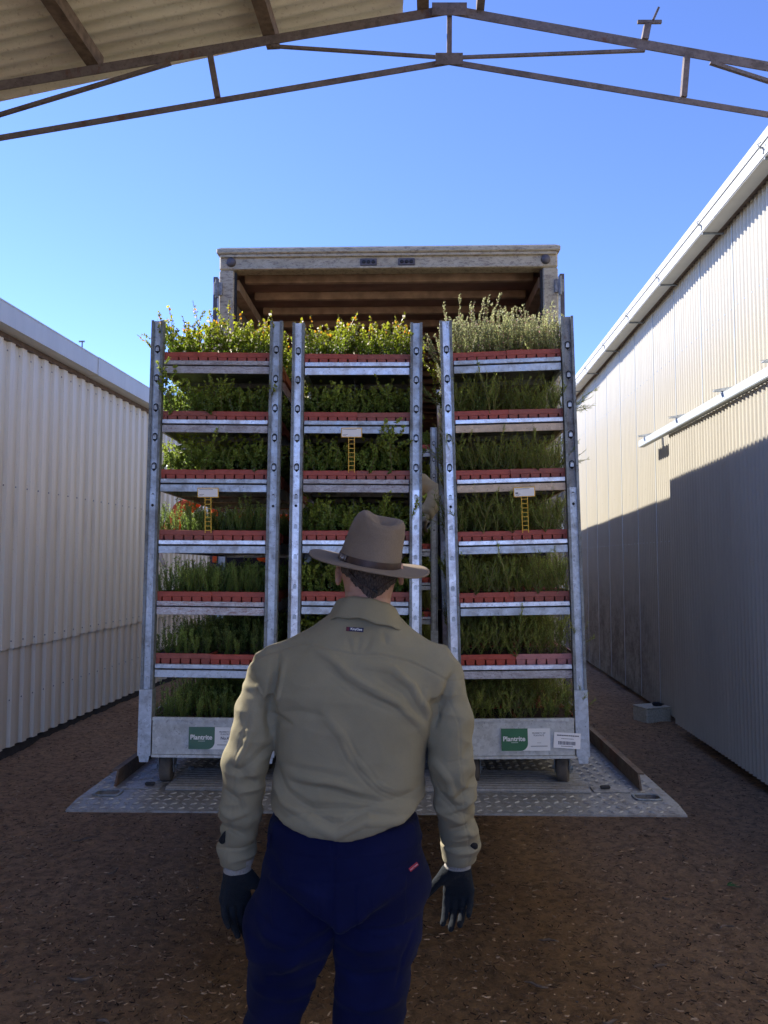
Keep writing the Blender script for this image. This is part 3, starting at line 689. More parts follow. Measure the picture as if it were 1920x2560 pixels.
# merge to clean outer surfaces
dk = m.build('deck', 'plate_steel', lift)
for s in (-1, 1):
    V, F = nets(lambda X, Y, Z: np.maximum(np.maximum(((np.abs(X) / 0.058) ** 4 + (np.abs(Y) / 0.042) ** 4) ** .25 - 1, 1 - ((np.abs(X) / 0.045) ** 4 + (np.abs(Y) / 0.031) ** 4) ** .25) * 0.05, np.abs(Z) - 0.004), (-.09, -.065, -.012), (.09, .065, .012), 0.004)
    link_mesh('hand_hole_ring', np_mesh('hand_hole_ring', V, F, 'galv_dull'), lift, (s * hx, (hy0 + hy1) / 2, PH + 0.003))
    # welded side rail
    x = s * (PW - 0.095)
    q = MB(); a, b = sorted((x, x + s * 0.008)); H = 0.056
    q.add([(a, PF + 0.26, PH + .001), (a, PF + 0.29, PH + H), (a, -0.9, PH + H), (a, -0.9, PH + .001), (b, PF + 0.26, PH + .001), (b, PF + 0.29, PH + H), (b, -0.9, PH + H), (b, -0.9, PH + .001)],
          [(0, 1, 2, 3), (7, 6, 5, 4), (0, 4, 5, 1), (1, 5, 6, 2), (2, 6, 7, 3)])
    q.box(min(x, x + s * .026), max(x, x + s * .026), PF + 0.29, -0.9, PH + H + .0005, PH + H + 0.007); q.build('side_rail', 'plate_rust', lift)
    q = MB(); c0, c1 = sorted((s * 0.885, s * 1.03)); q.box(c0, c1, PF + 0.225, PF + 0.305, PH + 0.001, PH + 0.005); q.build('cover_plate', 'plate_steel', lift)
    q = MB(); q.bbox(s * 0.94 - 0.02, s * 0.94 + 0.02, PF + 0.26, PF + 0.277, PH + 0.006, PH + 0.018, .003); q.build('latch', 'rubber_dark', lift)
m = MB(); rx0, rx1, ry0, ry1 = -0.86, 0.87, PF + 0.215, PF + 0.52
m.box(rx0, rx1, ry0, ry1, PH + 0.0012, PH + 0.006)
for k in range(9):
    y = ry0 + 0.006 + (ry1 - ry0) * k / 9; m.add([(rx0, y, PH + .0062), (rx1, y, PH + .0062), (rx1, y + .006, PH + .014), (rx0, y + .006, PH + .014), (rx0, y + .016, PH + .014), (rx1, y + .016, PH + .014), (rx1, y + .022, PH + .0062), (rx0, y + .022, PH + .0062)], [(0, 1, 2, 3), (3, 2, 5, 4), (4, 5, 6, 7), (0, 3, 4, 7), (1, 6, 5, 2)])
m.build('ribbed_ramp', 'plate_steel', lift)
for (x, y) in ((-0.83, PF + .49), (0.84, PF + .49)):
    q = MB(); q.tube([(x, y, PH + .006), (x, y, PH + .024), (x, y, PH + .027)], [0.014, 0.014, 0.008], 6); q.build('bolt', 'galv_dull', lift)
# raised tread bars
V = []; F = []; pit = 0.038; nb = 0
ys = PF + 0.02; j = 0
while ys < -0.1:
    i = 0; x = -PW + 0.02
    while x < PW - 0.02:
        skip = (rx0 - .01 < x < rx1 + .01 and ry0 - .015 < ys < ry1 + .01) or (abs(abs(x) - hx) < 0.078 and abs(ys - (hy0 + hy1) / 2) < 0.06) or (0.87 < abs(x) < 1.04 and PF + 0.21 < ys < PF + 0.32) or (abs(abs(x) - PW + .095) < 0.022 and ys > PF + .25)
        if not skip:
            a = R(38) if (i + j) % 2 else R(-38); dx, dy = math.cos(a), math.sin(a); nx, ny = -dy, dx; l, w = 0.0165, 0.0046
            z0 = PH + 0.0005 - (0.0 if ys > PF + .10 else (PF + .10 - ys) * 0.12)
            b = len(V); h = 0.0042
            V += [(x - dx * l, ys - dy * l, z0), (x - nx * w, ys - ny * w, z0), (x + dx * l, ys + dy * l, z0), (x + nx * w, ys + ny * w, z0), (x - dx * l * .45, ys - dy * l * .45, z0 + h), (x + dx * l * .45, ys + dy * l * .45, z0 + h)]
            F += [(b, b + 1, b + 5, b + 4), (b + 1, b + 2, b + 5, b + 5), (b + 2, b + 3, b + 4, b + 5), (b + 3, b, b + 4, b + 4)]
        x += pit; i += 1
    ys += pit; j += 1
me = bpy.data.meshes.new('tread_bars'); me.from_pydata(V, [], [tuple(dict.fromkeys(f)) for f in F]); me.materials.append(M['plate_bar']); me.update()
o = link_mesh('tread_bars', me, lift); o['kind'] = 'stuff'
for s in (-1, 1):
    q = MB(); q.beam((s * .6, -0.2, 0.72), (s * .6, 1.1, 0.45), 0.07, 0.10, upv=(1, 0, 0)); q.build('lift_arm', 'rubber_dark', lift)

# ------------------------------------------------------------------ seedlings
def leafset(P, D, L, W, C, jit=0.15):
    """kite leaves at P pointing D"""
    n = len(P); up = rng.normal(0, 1, (n, 3)); side = np.cross(D, up); side /= np.maximum(np.linalg.norm(side, axis=1), 1e-6)[:, None]
    nor = np.cross(side, D); L = L[:, None]; W = W[:, None]
    a = P; b = P + D * L * 0.5 + side * W; c = P + D * L + nor * L * 0.15; d = P + D * L * 0.5 - side * W
    V = np.stack([a, b, c, d], 1).reshape(-1, 3); F = np.arange(4 * n).reshape(-1, 4)
    Cc = C * (1 + rng.normal(0, jit, (n, 1))); return V, F, np.repeat(np.clip(Cc, 0.005, 1), 4, 0)
def seedling(kind, h, dens=1.0):
    Vs = []; Fs = []; Cs = []; off = 0
    def addm(V, F, C):
        nonlocal off
        Vs.append(V); Fs.append(F + off); Cs.append(C); off += len(V)
    def stem(pts, r, c):
        for k in range(len(pts) - 1):
            a, b = pts[k], pts[k + 1]; rr = r * (1 - 0.6 * k / len(pts)); r2 = r * (1 - 0.6 * (k + 1) / len(pts))
            q = [(math.cos(t) * 1, math.sin(t) * 1, 0) for t in (0, 2.1, 4.2)]
            V = np.array([a + np.array(p) * rr for p in q] + [b + np.array(p) * r2 for p in q]); F = np.array([(0, 1, 4, 3), (1, 2, 5, 4), (2, 0, 3, 5)])
            addm(V, F, np.tile(np.array(c), (6, 1)))
    def curve(p0, d, L, n=6, wob=0.2, lift=0.25):
        pts = [np.array(p0, float)]; d = np.array(d, float)
        for k in range(n):
            d = d + rng.normal(0, wob, 3) * 0.5 + np.array([0, 0, lift * 0.3]); d /= np.linalg.norm(d); pts.append(pts[-1] + d * L / n)
        return pts
    def along(pts, n):
        t = np.sort(rng.random(n)) * (len(pts) - 1) * 0.999; k = t.astype(int); f = (t - k)[:, None]; A = np.array(pts)
        return A[k] * (1 - f) + A[k + 1] * f, A[k + 1] - A[k], t / (len(pts) - 1)
    if kind in ('leafy', 'shade_leafy'):
        nb = int(rng.integers(3, 6)); br = []
        main = curve((0, 0, 0), (rng.normal(0, .15), rng.normal(0, .15), 1), h, 7, 0.22); br.append((main, 1))
        for b in range(nb):
            t = rng.uniform(0.1, 0.6); k = int(t * 7); a = rng.uniform(0, 6.28)
            br.append((curve(main[k], (math.cos(a) * .7, math.sin(a) * .7, .8), h * rng.uniform(.35, .7) * (1 - t * .3), 5, 0.3), 0.6))
        for pts, w in br:
            stem(pts, 0.0016 * w + .0004, (0.12, 0.09, 0.05))
            n = int(46 * dens * len(pts) / 7); P, T, t = along(pts, n)
            T = T / np.linalg.norm(T, axis=1)[:, None]; Dd = rng.normal(0, 1, (n, 3)) * 0.8 + T * 0.6; Dd /= np.linalg.norm(Dd, axis=1)[:, None]
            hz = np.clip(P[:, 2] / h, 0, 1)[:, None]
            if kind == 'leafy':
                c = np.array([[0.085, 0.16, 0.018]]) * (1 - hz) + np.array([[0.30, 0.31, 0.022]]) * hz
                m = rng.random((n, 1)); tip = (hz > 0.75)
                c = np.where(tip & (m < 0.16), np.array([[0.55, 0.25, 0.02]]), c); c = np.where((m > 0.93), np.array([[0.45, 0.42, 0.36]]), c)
            else: c = np.array([[0.09, 0.145, 0.03]]) * (1 - hz) + np.array([[0.24, 0.29, 0.05]]) * hz  # same leafy plant, with shade put into its leaf colour
            addm(*leafset(P, Dd, rng.uniform(.009, .015, n) / math.sqrt(min(1, dens)), rng.uniform(.004, .0062, n) / math.sqrt(min(1, dens)), c))
    elif kind == 'needle':
        for b in range(int(rng.integers(3, 6))):
            a = rng.uniform(0, 6.28); hh = h * rng.uniform(.6, 1.0)
            pts = curve((rng.normal(0, .004), rng.normal(0, .004), 0), (math.cos(a) * .28, math.sin(a) * .28, 1), hh, 6, 0.12, .5)
            stem(pts, 0.0014, (0.10, 0.10, 0.04)); n = int(95 * dens); P, T, t = along(pts, n); T = T / np.linalg.norm(T, axis=1)[:, None]
            Dd = rng.normal(0, 1, (n, 3)); Dd -= (Dd * T).sum(1)[:, None] * T; Dd /= np.linalg.norm(Dd, axis=1)[:, None]; Dd = Dd * 0.75 + T * 0.75; Dd /= np.linalg.norm(Dd, axis=1)[:, None]
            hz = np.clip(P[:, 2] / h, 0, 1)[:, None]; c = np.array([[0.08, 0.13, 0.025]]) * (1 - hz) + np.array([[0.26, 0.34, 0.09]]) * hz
            addm(*leafset(P, Dd, rng.uniform(.008, .014, n), np.full(n, .0012) / math.sqrt(min(1, dens)), c))
    elif kind == 'wispy':
        main = curve((0, 0, 0), (rng.normal(0, .3), rng.normal(0, .2), 1), h * .8, 6, 0.25)
        br = [main]
        for b in range(int(rng.integers(4, 7))):
            a = rng.uniform(0, 6.28); br.append(curve(main[int(rng.integers(0, 4))], (math.cos(a) * .55, math.sin(a) * .5, 1), h * rng.uniform(.45, .9), 6, 0.22))
        for pts in br:
            stem(pts, 0.0015, (0.19, 0.16, 0.07)); n = int(50 * dens); P, T, t = along(pts, n); T = T / np.linalg.norm(T, axis=1)[:, None]
            Dd = rng.normal(0, 1, (n, 3)); Dd /= np.linalg.norm(Dd, axis=1)[:, None]; Dd = Dd * 0.6 + T * 0.8; Dd /= np.linalg.norm(Dd, axis=1)[:, None]
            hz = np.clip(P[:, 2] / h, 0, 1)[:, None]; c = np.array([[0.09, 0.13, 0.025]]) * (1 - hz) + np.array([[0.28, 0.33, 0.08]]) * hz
            addm(*leafset(P, Dd, rng.uniform(.011, .019, n), np.full(n, .0011) / math.sqrt(min(1, dens)), c))
    elif kind == 'silver':
        for b in range(int(rng.integers(5, 8))):
            a = rng.uniform(0, 6.28); hh = h * rng.uniform(.45, 1.0)
            pts = curve((rng.normal(0, .006), rng.normal(0, .006), 0), (math.cos(a) * .3, math.sin(a) * .3, 1), hh, 6, 0.14, .4)
            stem(pts, 0.0014, (0.25, 0.18, 0.12)); n = int(120 * dens); P, T, t = along(pts, n); T = T / np.linalg.norm(T, axis=1)[:, None]
            Dd = rng.normal(0, 1, (n, 3)); Dd -= (Dd * T).sum(1)[:, None] * T; Dd /= np.linalg.norm(Dd, axis=1)[:, None]; Dd = Dd * 0.8 + T * 0.6
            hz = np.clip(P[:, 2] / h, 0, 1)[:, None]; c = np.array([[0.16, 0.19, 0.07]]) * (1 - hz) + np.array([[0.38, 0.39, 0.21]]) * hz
            c = np.where(rng.random((n, 1)) < .05, np.array([[0.35, 0.2, 0.2]]), c)
            addm(*leafset(P, Dd, rng.uniform(.007, .012, n), rng.uniform(.0018, .0032, n) / math.sqrt(min(1, dens)), c))
    return np.concatenate(Vs), np.concatenate(Fs), np.concatenate(Cs)
PROTO = {}; MASS = {}
SPEC = {'leafy_top': ('leafy', 0.205), 'silver_top': ('silver', 0.238), 'leafy': ('shade_leafy', 0.155), 'needle': ('needle', 0.125), 'needle_tall': ('needle', 0.145), 'wispy': ('wispy', 0.165)}
for key, (k, h) in SPEC.items():
    PROTO[key] = [np_mesh('seedling', *seedling(k, h * random.uniform(.8, 1.15)), 'leaf', False, None) if False else None for _ in range(0)]
    for i in range(7):
        V, F, C = seedling(k, h * (0.72, 0.85, 0.92, 1.0, 1.06, 1.15, 1.18 if 'top' in key else 1.1)[i]); PROTO[key].append(np_mesh('seedling', V, F, 'leaf', False, C))
def make_mass(key, var):
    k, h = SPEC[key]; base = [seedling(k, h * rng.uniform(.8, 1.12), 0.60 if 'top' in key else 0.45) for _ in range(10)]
    Vs = []; Fs = []; Cs = []; off = 0; rows = 26; cols = 12; skip = {'wispy': .20, 'leafy': .08}.get(key, .03)
    for r in range(rows):
        for c in range(cols):
            x = -0.252 + 0.504 * (c + .5) / cols + rng.normal(0, .006); y = 0.085 + (1.30 - 0.085) * (r + .5) / rows + rng.normal(0, .006)
            if rng.random() < skip: continue
            V, F, C = base[int(rng.integers(0, 10))]; a = rng.uniform(0, 6.28); s = rng.uniform(.75, 1.14); ca_, sa_ = math.cos(a) * s, math.sin(a) * s
            W = np.stack([V[:, 0] * ca_ - V[:, 1] * sa_ + x, V[:, 0] * sa_ + V[:, 1] * ca_ + y, V[:, 2] * s], 1)
            Vs.append(W); Fs.append(F + off); Cs.append(C * rng.uniform(.85, 1.15)); off += len(V)
    return np_mesh('seedling_mass', np.concatenate(Vs), np.concatenate(Fs), 'leaf', False, np.concatenate(Cs))
for key in SPEC: MASS[key] = [make_mass(key, 0)] + ([make_mass(key, 1)] if key in ('needle', 'leafy', 'wispy') else [])

# ------------------------------------------------------------------ trays
TW, TD = 0.254, 0.322
def tray_meshes():
    m = MB(); t = 0.006
    m.bbox(-TW / 2, TW / 2, 0, t, 0.018, 0.040, 0.0015); m.bbox(-TW / 2, TW / 2, TD - t, TD, 0.018, 0.040, .0015)
    m.box(-TW / 2, -TW / 2 + t, t, TD - t, 0.018, 0.0395); m.box(TW / 2 - t, TW / 2, t, TD - t, 0.018, 0.0395)
    rim = m
    c = MB(); a, b = 0.0185, 0.0165
    c.add([(-b, 0.003, -0.012), (b, 0.003, -0.012), (b, 0.036, -0.012), (-b, 0.036, -0.012), (-a, 0.001, 0.0178), (a, 0.001, 0.0178), (a, 0.038, 0.0178), (-a, 0.038, 0.0178)], [(0, 3, 2, 1), (4, 5, 6, 7), (0, 1, 5, 4), (1, 2, 6, 5), (2, 3, 7, 6), (3, 0, 4, 7)])
    blk_ = MB()
    for r in range(1, 8):
        for q in range(6):
            x = -TW / 2 + TW * (q + .5) / 6; y = 0.001 + r * 0.0402
            blk_.add([(x - b, y + .002, -0.012), (x + b, y + .002, -0.012), (x + b, y + .036, -0.012), (x - b, y + .036, -0.012), (x - a, y, 0.0178), (x + a, y, 0.0178), (x + a, y + .038, 0.0178), (x - a, y + .038, 0.0178)], [(0, 3, 2, 1), (0, 1, 5, 4), (1, 2, 6, 5), (2, 3, 7, 6), (3, 0, 4, 7)])
    s = MB(); s.box(-TW / 2 + t, TW / 2 - t, t, TD - t, 0.0185, 0.033)
    return rim, c, blk_, s
_r, _c, _b, _s = tray_meshes(); TM = {}
for mt in ('tray_red', 'tray_red_dull', 'tray_red_bright', 'tray_pink'):
    TM[mt] = (_r.mesh('tray_rim', mt), _c.mesh('cell', mt), _b.mesh('cell_block', mt), _s.mesh('soil', 'soil'))
ORD = 'first second third fourth fifth sixth seventh eighth ninth tenth eleventh twelfth'.split()
LV = ['top shelf', 'second shelf', 'third shelf', 'fourth shelf', 'fifth shelf', 'sixth shelf', 'base deck']
def frame_of(root, p):
    return root.matrix_world @ Vector(p)
SHELF_Z = [1.817, 1.560, 1.305, 1.044, 0.785, 0.524]
# ------------------------------------------------------------------ trolley
def uchan(m, x, y, z0, z1, face=-1, w=0.052, mi_web=1):
    """post: web plate with two forward flanges and rolled lips, facing -y (face=-1) or +y"""
    f = face
    def yy(a, b): return sorted((y + f * a, y + f * b))
    a, b = yy(0.0, 0.003); m.box(x - w / 2 + .003, x + w / 2 - .003, a, b, z0, z1, mi_web)
    for s in (-1, 1):
        xa, xb = sorted((x + s * w / 2, x + s * (w / 2 - .003))); a, b = yy(-0.018, 0.016); m.box(xa, xb, a, b, z0, z1, 0)
        xa, xb = sorted((x + s * (w / 2 - .003), x + s * (w / 2 - .011))); a, b = yy(0.013, 0.016); m.box(xa, xb, a, b, z0, z1, 0)
def post_mesh(face, bright, tag_):
    m = MB(); uchan(m, 0, 0, 0.40, 1.99, face); return m.mesh('post', [ 'galv_dull', bright])
def slot_mesh():
    """flat black face painted for the shade in a keyhole, with its pressed tab"""
    m = MB(); n = 10; ring = [(0.0108 * math.cos(math.pi * i / n), 0.0115 * math.sin(math.pi * i / n)) for i in range(n + 1)]
    ring = ring + [(-0.0108, -0.016), (0, -0.027), (0.0108, -0.016)]; k = len(ring)
    m.add([(a, -.0036, b) for a, b in ring], [tuple(range(k - 1, -1, -1))], 0)
    ring2 = [(0.0088 * math.cos(math.pi * i / n), 0.0088 * math.sin(math.pi * i / n) - 0.002) for i in range(n + 1)] + [(-0.0088, -0.015), (0.0088, -0.015)]
    k2 = len(ring2); va = [(a, -.0040, b) for a, b in ring2]; vb = [(a * .8, -.0095, -.004 + b * .8) for a, b in ring2]
    m.add(va + vb, [tuple(range(2 * k2 - 1, k2 - 1, -1))] + [(k2 + i, k2 + (i + 1) % k2, (i + 1) % k2, i) for i in range(k2)], 1)
    return m.mesh('keyhole_slot', ['shade_black', 'galv'])
PM = {(f, b): post_mesh(f, b, '') for f in (-1, 1) for b in ('galv', 'galv_bright', 'galv_dull', 'galv_rust')}
KM = slot_mesh()
def sleeve_mesh(mat):
    m = MB(); m.box(-.018, .018, -.0075, -.0035, 0.40, 1.26); return m.mesh('joint_sleeve', mat)
SLV = {b: sleeve_mesh(b) for b in ('galv', 'galv_bright', 'galv_rust')}
def socket_mesh(s):
    m = MB(); m.box(-.0272, .0272, -.022, -.018, 0.150, 0.42); m.box(-.0272, -.0263, -.018, .03, 0.150, 0.42); m.box(.0263, .0272, -.018, .03, 0.150, 0.42)
    m.add([(-.018 , -.0215, .125), (.018, -.0215, .125), (.022, -.0215, .1495), (-.022, -.0215, .1495), (-.018, -.0175, .125), (.018, -.0175, .125), (.022, -.0175, .1495), (-.022, -.0175, .1495)], [(0, 1, 2, 3), (7, 6, 5, 4), (0, 4, 5, 1), (1, 5, 6, 2), (3, 7, 4, 0)])
    return m.mesh('post_socket', ['galv'])
SOCK = socket_mesh(1)
def shelf_part(mat):
    m = MB(); w = 0.2275; D = 1.33
    for y0, s in ((0.0, 1), (D, -1)):
        a, b = sorted((y0 - s * .006, y0 + s * .006)); m.bbox(-w, w, a, b, -0.019, 0.0, .002, 0)
        a, b = sorted((y0 + s * .001, y0 + s * .005)); m.box(-w, w, a, b, -0.024, -0.0192, 1)  # recess face painted black for its shade
        a, b = sorted((y0 - s * .004, y0 + s * .004)); m.bbox(-w, w, a, b, -0.056, -0.0245, .0015, 2)
    for s in (-1, 1):
        a, b = sorted((s * w, s * (w + .012))); m.box(a, b, 0.045, D - .045, -0.052, 0.0, 2)
    m.box(-w + .001, w - .001, 0.0065, D - .0065, -0.022, -0.017, 3)
    for y in (0.33, 0.66, 0.99): m.box(-w + .002, w - .002, y - .02, y + .02, -0.045, -0.0225, 3)
    return m.mesh('shelf', [mat[0], 'shade_black', mat[1], 'galv_dull'])
SHM = {}
def shelf_mesh(a, b):
    if (a, b) not in SHM: SHM[(a, b)] = shelf_part((a, b))
    return SHM[(a, b)]
def wheel_parts(root, x, y, swivel, tyre='rubber', fork='galv_dull'):
    w = empty('castor', (x, y, 0.021), (0, 0, R(swivel)), root)
    q = MB(); r = 0.060; q.tube([(-0.024, -.0, r), (-0.020, 0, r), (0.020, 0, r), (0.024, 0, r)], [r - .008, r, r, r - .008], 24); q.build('tyre', tyre, w, True)
    q = MB()
    for s in (-1, 1):
        a, b = sorted((s * .029, s * .033)); q.add([(a, -.02, r - .02), (a, .02, r - .02), (a, .05, .124), (a, -.035, .124), (b, -.02, r - .02), (b, .02, r - .02), (b, .05, .124), (b, -.035, .124)], [(0, 3, 2, 1), (4, 5, 6, 7), (0, 1, 5, 4), (1, 2, 6, 5), (2, 3, 7, 6), (3, 0, 4, 7)])
    q.box(-.033, .033, -.035, .05, .1245, .128); q.tube([(-.042, 0, r), (.042, 0, r)], .010, 8); q.build('fork', fork, w)
def text_mesh(body, size, mat, parent, loc, name='lettering', align='CENTER', ext=0.0003, rot=(R(90), 0, 0), bold=0.0):
    c = bpy.data.curves.new(name, 'FONT'); c.body = body; c.size = size; c.align_x = align; c.align_y = 'CENTER'; c.extrude = ext; c.offset = bold
    o = bpy.data.objects.new(name, c); COL.objects.link(o)
    me = bpy.data.meshes.new_from_object(o.evaluated_get(bpy.context.evaluated_depsgraph_get())); bpy.data.objects.remove(o)
    me.materials.clear(); me.materials.append(M[mat]); o = link_mesh(name, me, parent, loc, rot); return o
def sticker(parent, x, z, green, number):
    """two-tone owner sticker .195 x .092 on the base panel"""
    w, h = 0.198, 0.090; y = -0.0295
    q = MB(); q.box(0, w, -.0006, 0, 0, h, 0); st = q.build('sticker', 'white_print', parent, loc=(x, y, z))
    gw = w * 0.545; n = 8; r = 0.03; pts = [(0, 0), (gw - r, 0)] + [(gw - r + r * math.sin(t * math.pi / 2 / n), r - r * math.cos(t * math.pi / 2 / n)) for t in range(1, n + 1)] + [(gw, h), (0, h)]
    q = MB(); k = len(pts); q.add([(a, -.0010, b) for a, b in pts] + [(a, -.0007, b) for a, b in pts], [tuple(range(k))] + [(i, i + k, (i + 1) % k + k, (i + 1) % k) for i in range(k)]); q.build('green_field', green, st)
    text_mesh('Plantrite', 0.0268, 'white_print', st, (gw / 2 - .002, -.0014, h * .53), bold=0.0006)
    q = MB(); q.box(gw / 2 - .014, gw / 2 + .014, -.0014, -.0011, h * .36, h * .375); q.build('underline', 'white_print', st)
    cx = gw + (w - gw) / 2
    text_mesh('PROPERTY OF', 0.0085, 'ink', st, (cx, -.0010, h * .78)); text_mesh('PLANTRITE', 0.0085, 'ink', st, (cx, -.0010, h * .68))
    if number: text_mesh('No.43', 0.0165, 'ink', st, (cx, -.0010, h * .50), bold=.0003)
    q = MB(); q.box(cx - .008, cx + .008, -.0010, -.0007, h * .345, h * .355); q.build('small_print', 'ink', st); q = MB(); q.box(cx - .034, cx + .034, -.0010, -.0007, h * .19, h * .215); q.build('small_print', 'ink', st)
def trolley(name, label, loc, rot, posts, shelves, plants, traymats, side, individuals=True, levels=7, base_plants=True, sleeve='galv'):
    root = empty(name, loc, rot); tag(root, label, 'plant trolley', 'plant trolleys on the tail lift' if individuals else None)
    bpy.context.view_layer.update(); MW = root.matrix_world.copy() if False else Matrix.LocRotScale(Vector(loc), Euler(rot), None)
    px = 0.2565
    for i, (x, b) in enumerate(((-px, posts[0]), (px, posts[1]))):
        p = link_mesh('post', PM[(-1, b)], root, (x, 0.0, 0)); [link_mesh('keyhole_slot', KM, p, (0, 0, z)) for z in np.arange(0.47, 1.97, 0.1275)]
        link_mesh('joint_sleeve', SLV[sleeve if sleeve != 'mix' else ('galv_bright' if i == 0 else 'galv')], p, (0, 0, -0.0))
        q = MB()
        for z in (1.19, 1.235): q.tube([(0, -.0078, z), (0, -.0088, z)], 0.006, 10)
        q.build('bolt_hole_shade', 'shade_black', p)  # black discs painted as the shade in the holes
        p = link_mesh('post', PM[(1, b)], root, (x, 1.33, 0))
    for x in (-px, px):
        link_mesh('post_socket', SOCK, root, (x, 0, 0)); link_mesh('post_socket', SOCK, root, (x, 1.33, 0), (0, 0, math.pi))
    q = MB(); W_ = 0.2245; q.bbox(-W_, W_, -.020, -.014, .158, .296, .001); q.box(-W_, W_, -.028, -.014, .297, .309); q.box(-W_, W_, -.026, -.014, .146, .157)
    q.build('base_panel', 'galv_panel', root, rot=(0, 0, 0))
    q = MB(); q.bbox(-W_, W_, 1.344, 1.350, .158, .296, .001); q.box(-W_, W_, 1.344, 1.358, .297, .309); q.build('base_panel', 'galv_panel', root)
    q = MB(); q.box(-W_ + .001, W_ - .001, -.0135, 1.3435, .235, .24); q.build('base_deck', 'galv_dull', root)
    for s in (-1, 1):
        a, b = sorted((s * (px + .02), s * (px + .026))); q = MB(); q.box(a, b, .04, 1.30, .16, .30); q.build('side_panel', 'galv_panel', root)
    for (x, y, s) in ((-.19, .09, 4), (.19, .09, -14), (-.19, 1.22, 10), (.19, 1.22, -8)): wheel_parts(root, x, y, s)
    if levels == 7: pass
    for k, z in enumerate(SHELF_Z[:6]):
        sm = shelves[k % len(shelves)]; link_mesh('shelf', shelf_mesh(*sm), root, (0, 0, z), (R(random.uniform(-.1, .1)), R(random.uniform(-.25, .25)), 0))
    for k in range(7):
        z = SHELF_Z[k] if k < 6 else 0.248
        key = plants[k]
        if key is None: continue
        for t, sx in enumerate((-1, 1)):
            tm = TM[traymats[(k * 2 + t) % len(traymats)]]
            yj = random.uniform(.0, .006); x = sx * (TW / 2 + .0015 if individuals else TW / 2 + .002) * (0.885 if False else 1.0)
            T = MW @ Matrix.Translation((x * 0.985, 0.012 + yj, z + random.uniform(0, .003))) @ Matrix.Rotation(R(random.uniform(-.9, .9)), 4, 'Z') @ Matrix.Rotation(R(random.uniform(-.4, .4)), 4, 'Y')
            tr = empty('seedling_tray'); tr.matrix_world = T
            tag(tr, '%s seedling tray on the %s of the %s, %s half' % ({'tray_red': 'terracotta red', 'tray_red_dull': 'dull red', 'tray_red_bright': 'bright red', 'tray_pink': 'faded pink'}[traymats[(k * 2 + t) % len(traymats)]], LV[k], side, ('left', 'right')[t]), 'seedling tray', 'red seedling trays on the trolleys')
            link_mesh('rim', tm[0], tr)
            for c in range(6): link_mesh('cell', tm[1], tr, (-TW / 2 + TW * (c + .5) / 6, 0, 0))
            o = link_mesh('cell_block', tm[2], tr); o['kind'] = 'stuff'; link_mesh('soil', tm[3], tr)
            if individuals:
                for c in range(6):
                    if random.random() < 0.04: continue
                    me = random.choice(PROTO[key][:6] if random.random() < 0.85 else PROTO[key])
                    P = Matrix.Translation((-TW / 2 + TW * (c + .5) / 6 + random.uniform(-.006, .006), 0.022 + random.uniform(-.004, .012), 0.032))
                    tilt = Matrix.Rotation(R(random.gauss(0, 5)), 4, 'Y') @ Matrix.Rotation(R(random.gauss(4, 6)), 4, 'X') @ Matrix.Rotation(random.uniform(0, 6.28), 4, 'Z') @ Matrix.Scale(random.uniform(.78, 1.12), 4)
                    s = link_mesh('seedling', me); s.matrix_world = T @ P @ tilt
                    desc = {'leafy_top': 'yellow-green leafy', 'silver_top': 'grey-green bushy', 'leafy': 'shade-toned round-leaved', 'needle': 'needle-leaved', 'needle_tall': 'needle-leaved', 'wispy': 'wispy'}[key]
                    tag(s, '%s seedling, %s from left in front row, %s of %s' % (desc, ORD[t * 6 + c], LV[k], side), 'seedling', 'front row seedlings, %s, %s' % (LV[k], side))
        # trays further back on the same shelf, joined
        m = MB()
        for r in range(1, 4):
            for sx in (-1, 1):
                x0 = sx * (TW / 2) * .985; y0 = 0.012 + r * 0.329; m.box(x0 - TW / 2 + .002, x0 + TW / 2 - .002, y0, y0 + TD, .001, .038, 0)
        o = m.build('rear_trays', TM and ('tray_red',)[0]); o.matrix_world = MW @ Matrix.Translation((0, 0, z))
        tag(o, 'red seedling trays further back on the %s of the %s' % (LV[k], side), 'seedling trays', None, 'stuff')
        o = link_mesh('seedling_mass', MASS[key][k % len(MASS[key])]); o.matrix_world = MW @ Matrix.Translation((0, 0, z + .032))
        tag(o, 'dense seedlings behind the front row on the %s of the %s' % (LV[k], side), 'seedlings', None, 'stuff')
    return root, MW
GG = ('galv', 'galv'); GB = ('galv_bright', 'galv'); BP = ('galv_bright', 'shelf_pale'); SS = ('shelf_scratched', 'shelf_scratched'); BB = ('galv_bright', 'galv_bright'); BE = ('galv_bright', 'shelf_beige'); PP = ('shelf_pale', 'shelf_pale')
TRM = ['tray_red', 'tray_red', 'tray_red_dull', 'tray_red']
tl, MWl = trolley('plant_trolley', 'galvanised plant trolley on the left, owner sticker numbered 43 on its base', (-0.737, 3.25, 0.79), (R(-0.6), R(0.5), R(-0.8)), ('galv', 'galv'),
    [PP, BP, GG, GB, SS, GG], ['leafy_top', 'leafy', 'leafy', 'needle_tall', 'needle_tall', 'needle_tall', 'needle_tall'], TRM, 'left trolley')
tc, MWc = trolley('plant_trolley', 'galvanised plant trolley in the middle, behind the man in the hat', (-0.128, 3.27, 0.79), (R(-0.8), R(0.35), R(-1.2)), ('galv_bright', 'galv'),
    [BB, GG, PP, GB, GG, GG], ['leafy_top', 'leafy', 'leafy', 'leafy', 'leafy', 'leafy', 'leafy'], ['tray_red', 'tray_red_dull'], 'middle trolley', sleeve='galv_bright')
